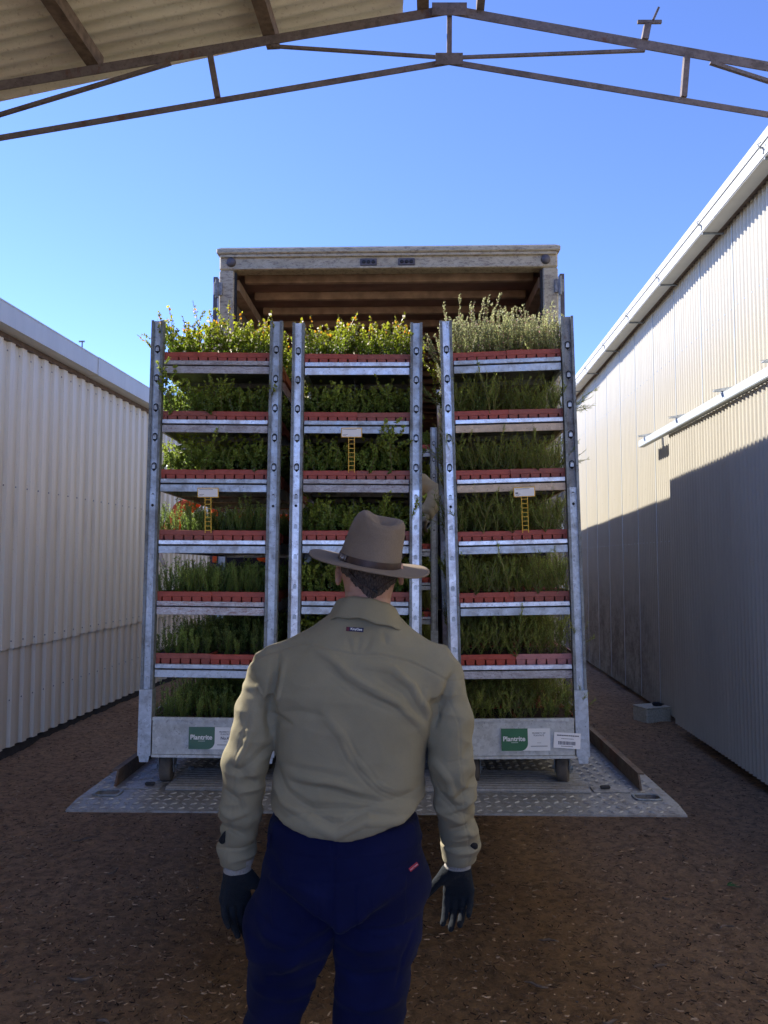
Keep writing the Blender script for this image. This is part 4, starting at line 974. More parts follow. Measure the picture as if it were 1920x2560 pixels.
tr_, MWr = trolley('plant_trolley', 'galvanised plant trolley on the right, leaning left, with a barcode sticker', (0.563, 3.235, 0.79), (R(0), R(-1.2), R(-3.2)), ('galv_bright', 'galv_rust'),
    [GG, BE, BE, GB, GB, BP], ['silver_top', 'wispy', 'wispy', 'wispy', 'wispy', 'wispy', 'wispy'], ['tray_red', 'tray_red', 'tray_red', 'tray_red_dull', 'tray_red', 'tray_red_dull', 'tray_red', 'tray_red', 'tray_red', 'tray_red_dull', 'tray_red_bright', 'tray_pink'], 'right trolley', sleeve='mix')
tb, MWb = trolley('plant_trolley', 'galvanised plant trolley standing inside the truck, seen between the other trolleys', (0.13, 5.95, 0.79), (0, 0, TRUCK), ('galv', 'galv'),
    [GG, GB], ['leafy', 'leafy', 'leafy', 'leafy', 'leafy', 'wispy', 'wispy'], ['tray_red'], 'trolley inside the truck', individuals=False)
sticker(tl, -0.070, 0.182, 'green_grey_print', True)
sticker(tr_, -0.075, 0.180, 'green_print', False)
q = MB(); q.box(0, .108, -.0006, 0, 0, .063); bc = q.build('barcode_sticker', 'card', tr_, loc=(.136, -.0295, .192), rot=(0, R(4), 0))
q = MB(); x = .018; 
while x < .088: w = random.choice((.0008, .0016, .0024)); q.box(x, x + w, -.0010, -.0007, .014, .028); x += w + random.choice((.0008, .0014))
q.build('barcode', 'ink', bc)
q = MB(); x = .012
while x < .096: w = random.uniform(.004, .009); q.box(x, x + w, -.0010, -.0007, .049, .0535); x += w + .0012
q.build('small_print', 'ink', bc)
q = MB(); x = .03
while x < .078: w = random.uniform(.003, .006); q.box(x, x + w, -.0010, -.0007, .0375, .0395); x += w + .0012
q.build('small_print', 'ink', bc)
q = MB(); q.box(.03, .078, -.0010, -.0007, .007, .009); q.build('small_print', 'ink', bc)

# plant label stakes
def stake(MW, x, z, label, num=False):
    T = MW @ Matrix.Translation((x, -0.001, z)) @ Matrix.Rotation(R(6), 4, 'X') @ Matrix.Rotation(R(random.uniform(-1, 1)), 4, 'Y')
    r = empty('label_stake'); r.matrix_world = T; tag(r, label, 'plant label')
    q = MB(); H = 0.150
    for s in (-1, 1): q.box(s * .0125 - .0016, s * .0125 + .0016, -.0012, .0012, 0, H)
    for k in range(8): q.box(-.0108, .0108, -.001, .001, .010 + k * .0185, .0128 + k * .0185)
    q.build('ladder_stem', 'yellow_plastic', r)
    q = MB(); q.bbox(-.0450, .0450, -.0016, .0016, H, H + .042, .001); hd = q.build('frame', 'yellow_plastic', r)
    q = MB(); q.box(-.0415, .0415, -.0024, -.0018, H + .0035, H + .0385); cd = q.build('card', 'card', r)
    q = MB(); q.box(-.036, .022, -.0028, -.0025, H + .0335, H + .0350); q.box(-.037, -.016, -.0028, -.0025, H + .0125, H + .0138); q.box(-.037, -.022, -.0028, -.0025, H + .0075, H + .0088)
    if num: q.box(-.037, -.026, -.0028, -.0025, H + .0150, H + .0200)
    q.build('print', 'ink', cd)
stake(MWl, -0.018, SHELF_Z[3] + .030, 'yellow ladder-stemmed plant label with white card on the left trolley')
stake(MWc, -0.020, SHELF_Z[2] + .030, 'yellow ladder-stemmed plant label with white card on the middle trolley')
stake(MWr, 0.055, SHELF_Z[3] + .030, 'yellow ladder-stemmed plant label with white card on the right trolley', True)
# long stray stems poking out over shelf fronts and past the posts
def stray(MW, p, rz, tiltx, tilty, key, sc, label):
    s = link_mesh('stray_seedling', random.choice(PROTO[key][3:])); s.matrix_world = MW @ Matrix.Translation(p) @ Euler((R(tiltx), R(tilty), R(rz))).to_matrix().to_4x4() @ Matrix.Scale(sc, 4)
    tag(s, label, 'seedling')
for i, (x, k, kk) in enumerate(((-.19, 1, 'leafy'), (-.03, 1, 'leafy'), (-.05, 2, 'leafy'), (.17, 2, 'leafy'))): stray(MWl, (x, .012, SHELF_Z[k] + .03), 40 * i, 6, 0, kk, 1.25, '%s tall shade-toned stem crossing the %s edge above, left trolley' % (('leftmost', 'central', 'central', 'rightmost')[i], LV[k]))
for i, (x, k) in enumerate(((.15, 2), (.06, 2))): stray(MWc, (x, .010, SHELF_Z[k] + .03), 70 * i, 7, 8, 'leafy', 1.3, '%s leafy shoot reaching in front of the shelf edge, middle trolley third shelf' % ('right-hand', 'inner')[i])
for i, (x, k) in enumerate(((-.08, 1), (.12, 2), (-.12, 3), (.0, 3), (.14, 3), (-.16, 4), (-.02, 4), (.1, 4), (.18, 4), (.0, 5))): stray(MWr, (x, .010, SHELF_Z[k] + .03), 60 * i, 7, 5 * ((i % 3) - 1), 'wispy', 1.2, 'wispy shoot crossing the edge above the %s, right trolley, %s of centre' % (LV[k], 'left' if x < 0 else 'right') + (' by post' if abs(x) > .13 else ''))
for i, (z, a) in enumerate(((1.55, 62), (1.30, 50), (1.05, 58), (.80, 60), (.78, 74), (1.80, 40))): stray(MWr, (.24, .25 + .1 * i, z + .05), 30 * i, 0, a, 'wispy', 1.25, 'wispy sprig sticking out past the right trolley toward the shed, %s height' % ('hip-high', 'waist-high', 'chest-high', 'knee-high', 'lowest', 'topmost')[i])
for i, (z, y) in enumerate(((1.56, .1), (1.3, .2), (1.05, .15), (.8, .2))): stray(MWr, (-.25, y, z + .05), 30 * i, 8, -40, 'wispy', 1.15, 'sprig hanging into the dark gap left of the right trolley, %s' % LV[i + 1])
for i, (x, y, z, a) in enumerate(((-.27, .15, 1.83, -30), (-.25, .1, 1.83, -8), (-.27, .3, 1.31, -40), (.25, .1, 1.83, 20))): stray(MWl, (x, y, z), 30 * i, 4, a, 'leafy_top', .8, 'yellow-green sprig leaning past the left trolley post, %s' % ('outermost at the top', 'upright at the top', 'low beside the shed', 'over the inner post')[i])
for i, (y, z) in enumerate(((.15, 1.83), (.3, 1.75), (.2, 1.6))): stray(MWr, (-.27, y, z), 40 * i, 0, -22, 'silver_top' if i == 0 else 'leafy_top', .95, 'bushy sprig filling the gap between middle and right trolleys, %s' % ('top', 'middle', 'lower')[i])

# ------------------------------------------------------------------ people
def add_np(name, V, F, mat, parent, smooth=True, mi=None, loc=(0, 0, 0)):
    return link_mesh(name, np_mesh(name, V, F, mat, smooth, None, mi), parent, loc)
def hand_fn(sx, curl=1.0, spread=1.0):
    """hand hanging from the wrist at the origin, palm facing -y, thumb toward sx"""
    def chain(p, d, lens, rs, bends):
        segs = []; p = np.array(p, float); d = np.array(d, float); d /= np.linalg.norm(d)
        for L, r, b in zip(lens, rs, bends):
            a = b * curl; c, s = math.cos(a), math.sin(a)
            d = np.array([d[0], d[1] * c + d[2] * s, -d[1] * s + d[2] * c]); q = p + d * L; segs.append((p, q, r[0], r[1])); p = q
        return segs
    fingers = []
    for i, (x, zz, L, rr) in enumerate(((0.030, -.093, 1.0, 1.0), (0.0095, -.098, 1.1, 1.02), (-.0115, -.094, 1.03, .98), (-.031, -.085, .82, .88))):
        l = [0.040 * L, 0.025 * L, 0.021 * L]
        fingers.append(chain((sx * x, 0.002, zz), (sx * x * 1.2 * spread, 0, -1), l, [(.0115 * rr, .0105 * rr), (.0105 * rr, .0095 * rr), (.0095 * rr, .0082 * rr)], [.30 + .06 * i, .55 + .05 * i, .35]))
    thumb = chain((sx * .030, -.008, -.030), (sx * .62, -.25, -.75), [.040, .032, .026], [(.0150, .0128), (.0128, .0112), (.0112, .0092)], [.0, .12, .2])
    thumb = [(a, b, r1, r2) for a, b, r1, r2 in thumb]
    def fn(X, Y, Z):
        d = cap(X, Y, Z, (0, 0, 0.05), (0, 0, 0.0), .030, .027)
        for x, z2 in ((.028, -.090), (.010, -.094), (-.010, -.091), (-.029, -.082)): d = smin(d, cap(X, Y, Z, (sx * x * .5, 0, -.012), (sx * x, 0.002, z2), .016, .0135), .018)
        d = smin(d, cap(X, Y, Z, (sx * .014, -.006, -.02), (sx * .036, -.012, -.048), .019, .016), .015)
        df = 1.0
        for f in fingers:
            q = 1.0
            for a, b, r1, r2 in f: q = np.minimum(q, cap(X, Y, Z, a, b, r1, r2))
            df = np.minimum(df, q)
        d = smin(d, df, .005); q = 1.0
        for a, b, r1, r2 in thumb: q = np.minimum(q, cap(X, Y, Z, a, b, r1, r2))
        return smin(d, q, .008)
    return fn
def glove(name, parent, sx, loc, rot, mats=('glove_navy', 'glove_knit'), curl=1.0, scale=1.0, res=.003, label=None):
    V, F = nets(hand_fn(sx, curl), (-.10, -.12, -.23), (.10, .06, .085), res); V = relax(V, F, 2, .4); N = normals(V, F)
    V = V + N * (0.0009 * vnoise(V[:, 0] * 90, V[:, 1] * 90, V[:, 2] * 90))[:, None]
    fc = V[F].mean(1); fnn = N[F].mean(1)
    mi = ((fnn[:, 1] > 0.35) | (fc[:, 2] > -0.012)).astype(int)
    o = add_np(name, V * scale, F, list(mats), parent, True, mi); o.location = loc; o.rotation_euler = rot
    if label: o['label'] = label
    return o
man = empty('person', (-0.085, 2.05, 0))
tag(man, 'man seen from behind in brown felt hat, khaki shirt, navy trousers and dark gloves', 'person')
# --- head and neck
HC = (0.047, 0.012, 1.742)
def head_fn(X, Y, Z):
    d = ell(X, Y, Z, HC, (.076, .096, .100)); d = smin(d, ell(X, Y, Z, (HC[0], .045, 1.675), (.056, .058, .062)), .03)
    d = smin(d, cap(X, Y, Z, (.036, -.030, 1.54), (.044, -.012, 1.685), .068, .057), .028)
    d = smin(d, cap(X, Y, Z, (.0, -.03, 1.53), (.09, -.03, 1.53), .06, .06), .04)
    for s in (-1, 1):
        e = ell((X - HC[0]) * 1.0 - s * .084, Y + .002, Z - 1.712, (0, 0, 0), (.010, .019, .032)); e2 = ell((X - HC[0]) - s * .090, Y + .006, Z - 1.714, (0, 0, 0), (.006, .011, .021))
        d = smin(d, np.maximum(e, -e2), .006)
    d = smin(d, cap(X, Y, Z, (HC[0], .100, 1.735), (HC[0], .122, 1.698), .010, .014), .012)   # nose
    d = smin(d, cap(X, Y, Z, (HC[0] - .03, .092, 1.752), (HC[0] + .03, .092, 1.752), .010, .010), .015)
    d = smin(d, ell(X, Y, Z, (HC[0], .100, 1.665), (.024, .012, .007)), .006); return d
V, F = nets(head_fn, (-.12, -.14, 1.50), (.20, .16, 1.86), .005); V = relax(V, F, 2, .4); V, F = subdiv(V, F); V = relax(V, F, 1, .5)
# vertical creases of the nape
N = normals(V, F); V = V - N * (0.0018 * np.exp(-((V[:, 2] - 1.672 - .1 * (V[:, 0] - .045)) / .004) ** 2) * (V[:, 1] < 0) + 0.0015 * np.exp(-((V[:, 2] - 1.650) / .004) ** 2) * (V[:, 1] < 0))[:, None]
body = add_np('body', V, F, 'skin', man)
def hair_fn(X, Y, Z):
    d = ell(X, Y, Z, HC, (.0785, .0995, .1045)); d = smin(d, cap(X, Y, Z, (.036, -.030, 1.54), (.044, -.012, 1.685), .068, .0605), .028)
    xx = (X - HC[0] - .012)
    nape = 1.668 + 0.9 * np.maximum(np.abs(xx) - .028, 0) - .018 * np.exp(-(xx / .02) ** 2) + .004 * vnoise(X * 90, Y * 90, Z * 0)
    front = np.where(Z < 1.735, .030 - 0.0, .06)
    return np.maximum(np.maximum(d, nape - Z), Y - front)
V, F = nets(hair_fn, (-.06, -.13, 1.63), (.16, .09, 1.86), .004); V = relax(V, F, 1, .4); V, F = subdiv(V, F); N = normals(V, F)
V = V + N * (0.0022 * vnoise(V[:, 0] * 300, V[:, 1] * 300, V[:, 2] * 110))[:, None]
add_np('hair', V, F, 'hair_grey', body)
for s in (-1, 1):
    V, F = nets(lambda X, Y, Z: ell(X, Y, Z, (HC[0] + s * .031, .088, 1.735), (.012, .012, .009)), (HC[0] + s * .031 - .02, .07, 1.72), (HC[0] + s * .031 + .02, .105, 1.75), .003); add_np('eye', V, F, 'eye_white', body)
# cord of the hat at the nape
q = MB(); q.tube([(HC[0] - .052, -.068, 1.722), (HC[0] - .02, -.094, 1.688), (HC[0] + .016, -.096, 1.672), (HC[0] + .045, -.082, 1.690), (HC[0] + .07, -.05, 1.705)], .0018, 6); q.build('hat_cord', 'leather', man, True)
q = MB(); q.tube([(HC[0] + .010, -.0975, 1.676), (HC[0] + .022, -.0985, 1.668)], .0045, 8); q.build('cord_toggle', 'rubber_dark', man, True)

# --- shirt
FX = lambda X, Y: ((520 + .434 * X - 960) * .00107 + .085, 1.571 - .001038 * (1240 + .434 * Y - 1570))
def torso_prof():
    return [(1.00, -.008, .005, .190, .145), (1.06, -.010, .0, .198, .152), (1.11, -.010, -.002, .205, .160), (1.17, -.006, .0, .197, .152), (1.25, -.003, -.002, .194, .148), (1.33, .002, -.006, .202, .148),
            (1.41, .003, -.012, .214, .146), (1.46, .006, -.016, .206, .132), (1.51, .010, -.020, .168, .110), (1.55, .018, -.024, .115, .088), (1.60, .030, -.026, .082, .074), (1.63, .035, -.026, .070, .068)]
ARM = {-1: [((-.196, -.015, 1.447), .072), ((-.238, -.026, 1.35), .061), ((-.268, -.040, 1.245), .058), ((-.280, -.015, 1.11), .050), ((-.302, .025, 1.000), .044), ((-.304, .032, .960), .042)],
       1: [((.216, -.015, 1.440), .071), ((.255, -.022, 1.34), .059), ((.260, -.028, 1.22), .055), ((.272, .010, 1.10), .051), ((.292, .075, .990), .046), ((.290, .095, .945), .042)]}
def arm_fn(X, Y, Z, s):
    d = None
    for (a, r1), (b, r2) in zip(ARM[s][:-1], ARM[s][1:]):
        c = cap(X, Y, Z, a, b, r1, r2); d = c if d is None else smin(d, c, .015)
    e = ARM[s][-1][0]; return np.maximum(d, (e[2] - .012) - Z)
def shirt_fn(X, Y, Z):
    d = stack(X, Y, Z, torso_prof(), 2.35)
    for s in (-1, 1):
        d = smin(d, cap(X, Y, Z, (.03 + s * .045, -.024, 1.560), (s * .185 + .010, -.016, 1.462), .050, .068), .045)
        a = arm_fn(X, Y, Z, s); k = np.where(Z > 1.40, .035, .008); h = np.clip(0.5 + 0.5 * (a - d) / k, 0, 1); d = a * (1 - h) + d * h - k * h * (1 - h)
    hem = 1.074 + 1.40 * np.minimum((X + .03) ** 2, .06) + np.where(Y > 0, .02, 0) + .004 * vnoise(X * 22, Y * 22, Z * 0)
    body_ = np.abs(X) < .5
    onarm = np.minimum(arm_fn(X, Y, Z, -1), arm_fn(X, Y, Z, 1)) < .004
    return np.where(onarm, d, np.maximum(d, hem - Z))
FOLDS = [([(640, 840), (740, 900), (830, 990), (950, 1060), (1080, 1130), (1200, 1260), (1270, 1400)], .0062, .015), ([(720, 960), (850, 1060), (1000, 1120), (1120, 1180)], -.0042, .016),
         ([(900, 930), (1050, 950), (1160, 1040), (1240, 1200), (1255, 1330)], .0060, .014), ([(980, 1000), (1110, 1080), (1190, 1210)], -.0035, .014),
         ([(700, 1190), (800, 1290), (850, 1420), (960, 1560), (1120, 1650)], .0055, .016), ([(820, 1330), (880, 1480), (1000, 1600), (1180, 1680)], -.006, .011),
         ([(410, 1500), (500, 1620), (640, 1690), (850, 1700), (960, 1680)], -.0065, .010), ([(400, 1560), (480, 1680), (650, 1740)], .005, .014),
         ([(520, 1560), (700, 1590), (860, 1640), (1000, 1660), (1220, 1630)], -.0055, .009), ([(560, 1535), (760, 1560), (900, 1610)], .0045, .012),
         ([(480, 1760), (620, 1700), (740, 1770), (800, 1770), (920, 1710), (1150, 1740)], -.0052, .010), ([(640, 1770), (760, 1830), (900, 1760), (1100, 1760)], .005, .015),
         ([(435, 900), (415, 1010), (392, 1130), (390, 1250), (396, 1330)], -.0120, .009), ([(470, 930), (440, 1060), (420, 1180)], .005, .012),
         ([(1395, 1010), (1360, 1110), (1305, 1180), (1285, 1290)], -.0120, .009), ([(1250, 1060), (1230, 1150), (1260, 1260)], .0045, .014),
         ([(395, 1230), (440, 1235), (520, 1262)], -.004, .006), ([(470, 1200), (570, 1188), (700, 1200)], -.0025, .007), ([(950, 1950), (1040, 1880), (1130, 1845), (1220, 1830)], .0055, .013),
         ([(900, 1930), (1000, 1860), (1100, 1800)], -.004, .010), ([(420, 1480), (620, 1490), (820, 1530)], -.0018, .007),
         ([(275, 1040), (330, 1120), (390, 1210)], -.007, .009), ([(255, 1090), (310, 1080), (340, 1130)], .006, .010), ([(395, 1400), (320, 1480), (200, 1560)], -.005, .010), ([(300, 1280), (270, 1400), (215, 1500)], .005, .012),
         ([(180, 1500), (260, 1560), (330, 1620)], -.004, .009), ([(140, 1650), (230, 1700), (260, 1800)], -.005, .011), ([(120, 1760), (200, 1800), (290, 1780)], .005, .011), ([(110, 1880), (180, 1870), (260, 1920)], -.004, .010),
         ([(1250, 1560), (1330, 1680), (1420, 1780), (1500, 1830)], -.0055, .011), ([(1270, 1480), (1360, 1600), (1400, 1720)], .0045, .013), ([(1515, 1590), (1470, 1660), (1390, 1700)], -.006, .009), ([(1520, 1680), (1450, 1760), (1330, 1800)], .005, .011),
         ([(1290, 1250), (1340, 1180), (1420, 1120)], -.005, .010), ([(1500, 1400), (1440, 1480), (1350, 1500)], -.0035, .012), ([(1530, 1800), (1480, 1880), (1380, 1920)], -.005, .010), ([(1400, 1960), (1480, 1930), (1540, 1960)], .004, .010),
         ([(820, 790), (840, 860)], -.003, .006), ([(880, 780), (870, 860)], -.003, .006), ([(940, 780), (900, 860)], -.003, .006), ([(1005, 760), (1010, 820)], -.003, .006)]
YOKE = [FX(*p) for p in [(270, 950), (340, 905), (440, 868), (560, 834), (700, 850), (850, 880), (1000, 885), (1150, 925), (1260, 980), (1370, 1040)]]
def poly_d(x, z, pts):
    best = np.full(x.shape, 9.0); tt = np.zeros(x.shape); n = len(pts) - 1
    for k in range(n):
        ax, az = pts[k]; bx, bz = pts[k + 1]; dx, dz = bx - ax, bz - az; t = np.clip(((x - ax) * dx + (z - az) * dz) / (dx * dx + dz * dz + 1e-12), 0, 1)
        d = np.hypot(x - ax - t * dx, z - az - t * dz); m = d < best; best = np.where(m, d, best); tt = np.where(m, (k + t) / n, tt)
    return best, tt
V, F = nets(shirt_fn, (-.40, -.22, .92), (.40, .22, 1.67), .0062); V = relax(V, F, 3, .5); V, F = subdiv(V, F); V = relax(V, F, 1, .5); N = normals(V, F)
back = np.clip((-N[:, 1] + .25) / .6, 0, 1); disp = np.zeros(len(V))
wx = .012 * vnoise(V[:, 0] * 9, V[:, 1] * 9, V[:, 2] * 9); wz = .012 * vnoise(V[:, 0] * 9 + 30, V[:, 1] * 9, V[:, 2] * 9)
for pts, A, w in FOLDS:
    d, t = poly_d(V[:, 0] + wx * .6, V[:, 2] + wz * .6, [FX(*p) for p in pts]); disp += A * (1.7 if A > 0 else 1.9) * np.exp(-(d / w) ** (2 if A > 0 else 1.3)) * np.sqrt(np.clip(np.sin(np.pi * (t * .92 + .04)), 0, 1)) * back; disp -= abs(A) * .42 * np.exp(-(np.abs(d - w * .95) / .0042) ** 1.3) * np.clip(np.sin(np.pi * t), 0, 1) * back
# generic small rumples, stronger on the sleeves and at the waist
sl = np.clip((np.abs(V[:, 0]) - .19) / .05, 0, 1); wa = np.exp(-((V[:, 2] - 1.12) / .09) ** 2)
r1 = 1 - np.abs(vnoise(V[:, 0] * 14 + V[:, 2] * 8, V[:, 1] * 14, V[:, 2] * 26)) * 2; r2 = vnoise(V[:, 0] * 7 - V[:, 2] * 5, V[:, 1] * 7 + 9, V[:, 2] * 11)
disp += (.0036 * r1 + .0040 * r2) * (.30 + .9 * sl + .6 * wa) + .0010 * vnoise(V[:, 0] * 50, V[:, 1] * 50, V[:, 2] * 38) * (.5 + sl)
# yoke seam: upper cloth laps over lower
d, t = poly_d(V[:, 0], V[:, 2], YOKE); zy = np.interp(V[:, 0], [p[0] for p in YOKE], [p[1] for p in YOKE])
disp += (.0016 * (V[:, 2] > zy) - .0022 * np.exp(-(d / .0028) ** 2)) * (np.clip(-N[:, 1] + .3, 0, 1) > 0)
for s in (-1, 1):   # sleeve seam line down the back of each arm, armhole seam
    xs_ = np.interp(V[:, 2], [p[0][2] for p in ARM[s][::-1]], [p[0][0] for p in ARM[s][::-1]]) + s * .018
    disp -= .0013 * np.exp(-((V[:, 0] - xs_) / .0025) ** 2) * back * (V[:, 2] < 1.40) * (np.abs(V[:, 0]) > .2)
    # cuffs: band thicker than sleeve
    e = ARM[s][-1][0]; disp += .003 * ((V[:, 2] < e[2] + .048) & (np.abs(V[:, 0] - e[0]) < .08)) - .003 * np.exp(-((V[:, 2] - e[2] - .050) / .004) ** 2) * (np.abs(V[:, 0] - e[0]) < .09)
V = V + N * disp[:, None]
shirt = add_np('shirt', V, F, 'shirt_khaki', man)
# cuff plackets: solid black shapes painted as the shade inside the openings
for s, P0, P1, P2 in ((-1, (140, 1900), (118, 1960), (128, 2010)), (1, (1465, 1975), (1530, 2040), (1520, 2065))):
    a = FX(*P0); b = FX(*P1); c = FX(*P2); yb = -.036 if s < 0 else .022
    V2, F2 = nets(lambda X, Y, Z: np.maximum(cap(X, Y, Z, (a[0], yb, a[1]), (b[0], yb + .014, b[1]), .003, .0095), -1.0), (-.40, -.12, .93), (.40, .05, 1.08), .004)
    add_np('cuff_opening_shade', V2, F2, 'shade_black', shirt)
# collar: stand plus folded fall
def ring(pts_fn, rows, n=72, closed=True):
    V = []; F = []
    for r in range(rows):
        for i in range(n): V.append(pts_fn(r / (rows - 1), 2 * math.pi * i / n))
    for r in range(rows - 1):
        for i in range(n): j = (i + 1) % n; F.append((r * n + i, r * n + j, (r + 1) * n + j, (r + 1) * n + i))
    return np.array(V), np.array(F)
def collar_pt(u, a):
    s = math.sin(a); c = math.cos(a); backw = max(0, -s)      # a = -90deg is the nape
    prof = [(0.000, .061, 1.640), (0.25, .065, 1.653), (0.5, .073, 1.648), (1.0, .097, 1.598)]
    rr = np.interp(u, [p[0] for p in prof], [p[1] for p in prof]); z = np.interp(u, [p[0] for p in prof], [p[2] for p in prof])
    z += -.028 * (1 - backw) * (0.6 + .2 * u) + .004 * math.sin(3 * a + 1) * u - .014 * c * (.5 + u * .5)
    rx = rr * 1.06; ry = rr * 1.0
    return (.038 + rx * c, -.024 + ry * s, z + .0025 * math.sin(9 * a + 4 * u) * u)
V, F = ring(collar_pt, 16, 96); N = normals(V, F); nV = len(V); V2 = np.concatenate([V, V - N * .0022]); F2 = np.concatenate([F, F[:, ::-1] + nV]); 
edge = np.array([(15 * 96 + i, 15 * 96 + (i + 1) % 96, nV + 15 * 96 + (i + 1) % 96, nV + 15 * 96 + i) for i in range(96)]); add_np('collar', V2, np.concatenate([F2, edge]), 'shirt_khaki', shirt)
# brand tab below the collar and the loop beside it
tx, tz = FX(860, 741); yb = -.150
q = MB(); q.bbox(-.0215, .0215, -.0014, 0, -.0055, .0055, .0004, 0); tb_ = q.build('brand_tab', 'navy_label', shirt, loc=(tx, yb, tz), rot=(R(-24), R(4), 0))
q = MB(); q.box(-.0210, -.0135, -.0020, -.0015, -.0050, .0050); q.build('red_square', 'darkred_label', tb_)
text_mesh('KingGee', .0082, 'white_print', tb_, (.0035, -.0018, .0004), bold=.00015)
# --- trousers
LEG = {-1: [((-.105, 0, .93), .125), ((-.145, .015, .80), .118), ((-.168, .045, .66), .096), ((-.192, .085, .50), .088), ((-.215, .06, .30), .076), ((-.235, .02, .10), .072)],
       1: [((.082, -.01, .93), .122), ((.066, .0, .82), .112), ((.050, .005, .68), .094), ((.042, .0, .50), .084), ((.04, -.02, .30), .076), ((.045, -.045, .10), .072)]}
def leg_fn(X, Y, Z, s):
    d = None
    for (a, r1), (b, r2) in zip(LEG[s][:-1], LEG[s][1:]):
        c = cap(X, Y, Z, a, b, r1, r2); d = c if d is None else smin(d, c, .03)
    return np.maximum(d, .085 - Z)
def trou_fn(X, Y, Z):
    d = stack(X, Y, Z, [(.82, -.02, .0, .20, .14), (.88, -.022, -.008, .205, .150), (.95, -.018, -.012, .202, .152), (1.02, -.014, -.006, .196, .146), (1.09, -.014, 0, .190, .142)], 2.3)
    d = np.maximum(d, .865 - Z + .6 * np.abs(X + .02))
    for s in (-1, 1): d = smin(d, leg_fn(X, Y, Z, s), .018)
    d = smin(d, ell(X, Y, Z, (-.235, .02, .80), (.040, .06, .075)), .03)
    d = np.maximum(d, -(np.maximum(np.abs(X + .041 + np.maximum(.80 - Z, 0) * .20) - .004 - np.maximum(.80 - Z, 0) * .16, Z - .835)))
    return d
V, F = nets(trou_fn, (-.38, -.22, .07), (.26, .24, 1.11), .0085); V = relax(V, F, 3, .5); V, F = subdiv(V, F); V = relax(V, F, 1, .5); N = normals(V, F)
G = lambda X, Y: ((500 + .4581 * X - 960) * .00107 + .085, 1.571 - .001038 * (1980 + .4581 * Y - 1570) + .00011 * Y * .25)
disp = .006 * vnoise(V[:, 0] * 6, V[:, 1] * 6, V[:, 2] * 9) + .0055 * (1 - 2 * np.abs(vnoise(V[:, 0] * 9 + V[:, 2] * 5, V[:, 1] * 9, V[:, 2] * 14)))
for pts, A, w in (([(420, 700), (560, 720), (720, 640), (900, 560)], .008, .018), ([(260, 700), (400, 800), (600, 790), (740, 700)], -.006, .018), ([(735, 330), (735, 520), (736, 700)], -.004, .014), ([(300, 900), (420, 850), (560, 830)], .006, .014),
                  ([(560, 370), (700, 400)], -.002, .004), ([(880, 660), (1040, 655), (1180, 640)], -.005, .008), ([(910, 380), (935, 480), (930, 600)], -.0012, .003), ([(910, 378), (1060, 350), (1190, 330)], -.0012, .003),
                  ([(340, 600), (450, 690), (560, 700)], -.006, .014), ([(1060, 1000), (1090, 850), (1150, 700)], -.003, .005), ([(725, 720), (620, 790), (480, 900)], .007, .013), ([(745, 720), (880, 770), (1050, 745)], .006, .013), ([(700, 860), (600, 900), (430, 960)], -.006, .012), ([(760, 900), (880, 930), (1040, 900)], -.005, .012), ([(650, 1050), (520, 1080), (330, 1060)], .006, .012), ([(760, 1090), (900, 1110), (1060, 1080)], .006, .012), ([(430, 300), (520, 420), (680, 520)], -.004, .012), ([(400, 330), (600, 385), (800, 370), (1000, 330), (1200, 300)], -.002, .004)):
    d, t = poly_d(V[:, 0], V[:, 2], [G(*p) for p in pts]); disp += A * np.exp(-(d / w) ** 2) * np.clip(-N[:, 1] + .2, 0, 1)
bk = np.clip(-N[:, 1] - .2, 0, 1) > 0
for (cx_, s_) in ((.078, 1), (-.135, -1)):     # patch pockets on the seat
    px_ = np.abs(V[:, 0] - cx_); pz_ = V[:, 2]; ins = (px_ < .060 - .10 * np.maximum(.885 - pz_, 0)) & (pz_ < .985 - .12 * px_) & (pz_ > .835 + .25 * px_); disp += .0024 * ins * bk
disp -= .003 * np.exp(-((V[:, 0] + .036) / .0035) ** 2) * (V[:, 2] > .83) * bk
disp += .0018 * (V[:, 2] > 1.035)
V = V + N * disp[:, None]
trousers = add_np('trousers', V, F, 'trouser_navy', man)
lx, lz = G(1158, 288); q = MB(); q.bbox(-.0125, .0125, -.0013, 0, -.005, .005, .0004); rt = q.build('red_tab', 'red_label', trousers, loc=(lx - .004, -.147, lz - .004), rot=(R(6), R(-33), R(18)))
text_mesh('Hard Yakka', .0046, 'white_print', rt, (0, -.0016, 0))
q = MB(); bx, bz = G(394, 215); q.box(-.005, .005, -.0025, 0, -.018, .018); q.build('belt_loop', 'trouser_navy', trousers, loc=(bx + .012, -.078, bz), rot=(0, R(12), R(-50)))
for s in (-1, 1):
    e = LEG[s][-1][0]
    V, F = nets(lambda X, Y, Z: smin(cap(X, Y, Z, (e[0], e[1], .05), (e[0], e[1], .14), .048, .050), np.maximum(ell(X, Y, Z, (e[0], e[1] + .075, .035), (.050, .145, .055)), .0 - Z), .02), (e[0] - .09, e[1] - .10, -.01), (e[0] + .09, e[1] + .25, .2), .01)
    add_np('boot', relax(V, F, 2), F, 'boot', man)
# --- gloves
e = ARM[1][-1][0]; glove('glove', man, -1, (e[0] - .003, e[1] + .004, e[2] - .012), (R(14), R(2), R(-14)), curl=1.15, scale=1.04)
e = ARM[-1][-1][0]; glove('glove', man, 1, (e[0] + .000, e[1], e[2] - .012), (R(8), R(-2), R(30)), curl=.95, scale=1.04)
for s in (-1, 1):    # knitted wrist ribs
    e = ARM[s][-1][0]
    V, F = ring(lambda u, a: (e[0] + (-s) * .006 + (.041 - .012 * u + .0010 * math.cos(24 * a)) * math.cos(a), e[1] + (.040 - .012 * u + .001 * math.cos(24 * a)) * math.sin(a), e[2] + .008 - .032 * u), 8, 96)
    add_np('knit_cuff', V, F, 'glove_knit', man)
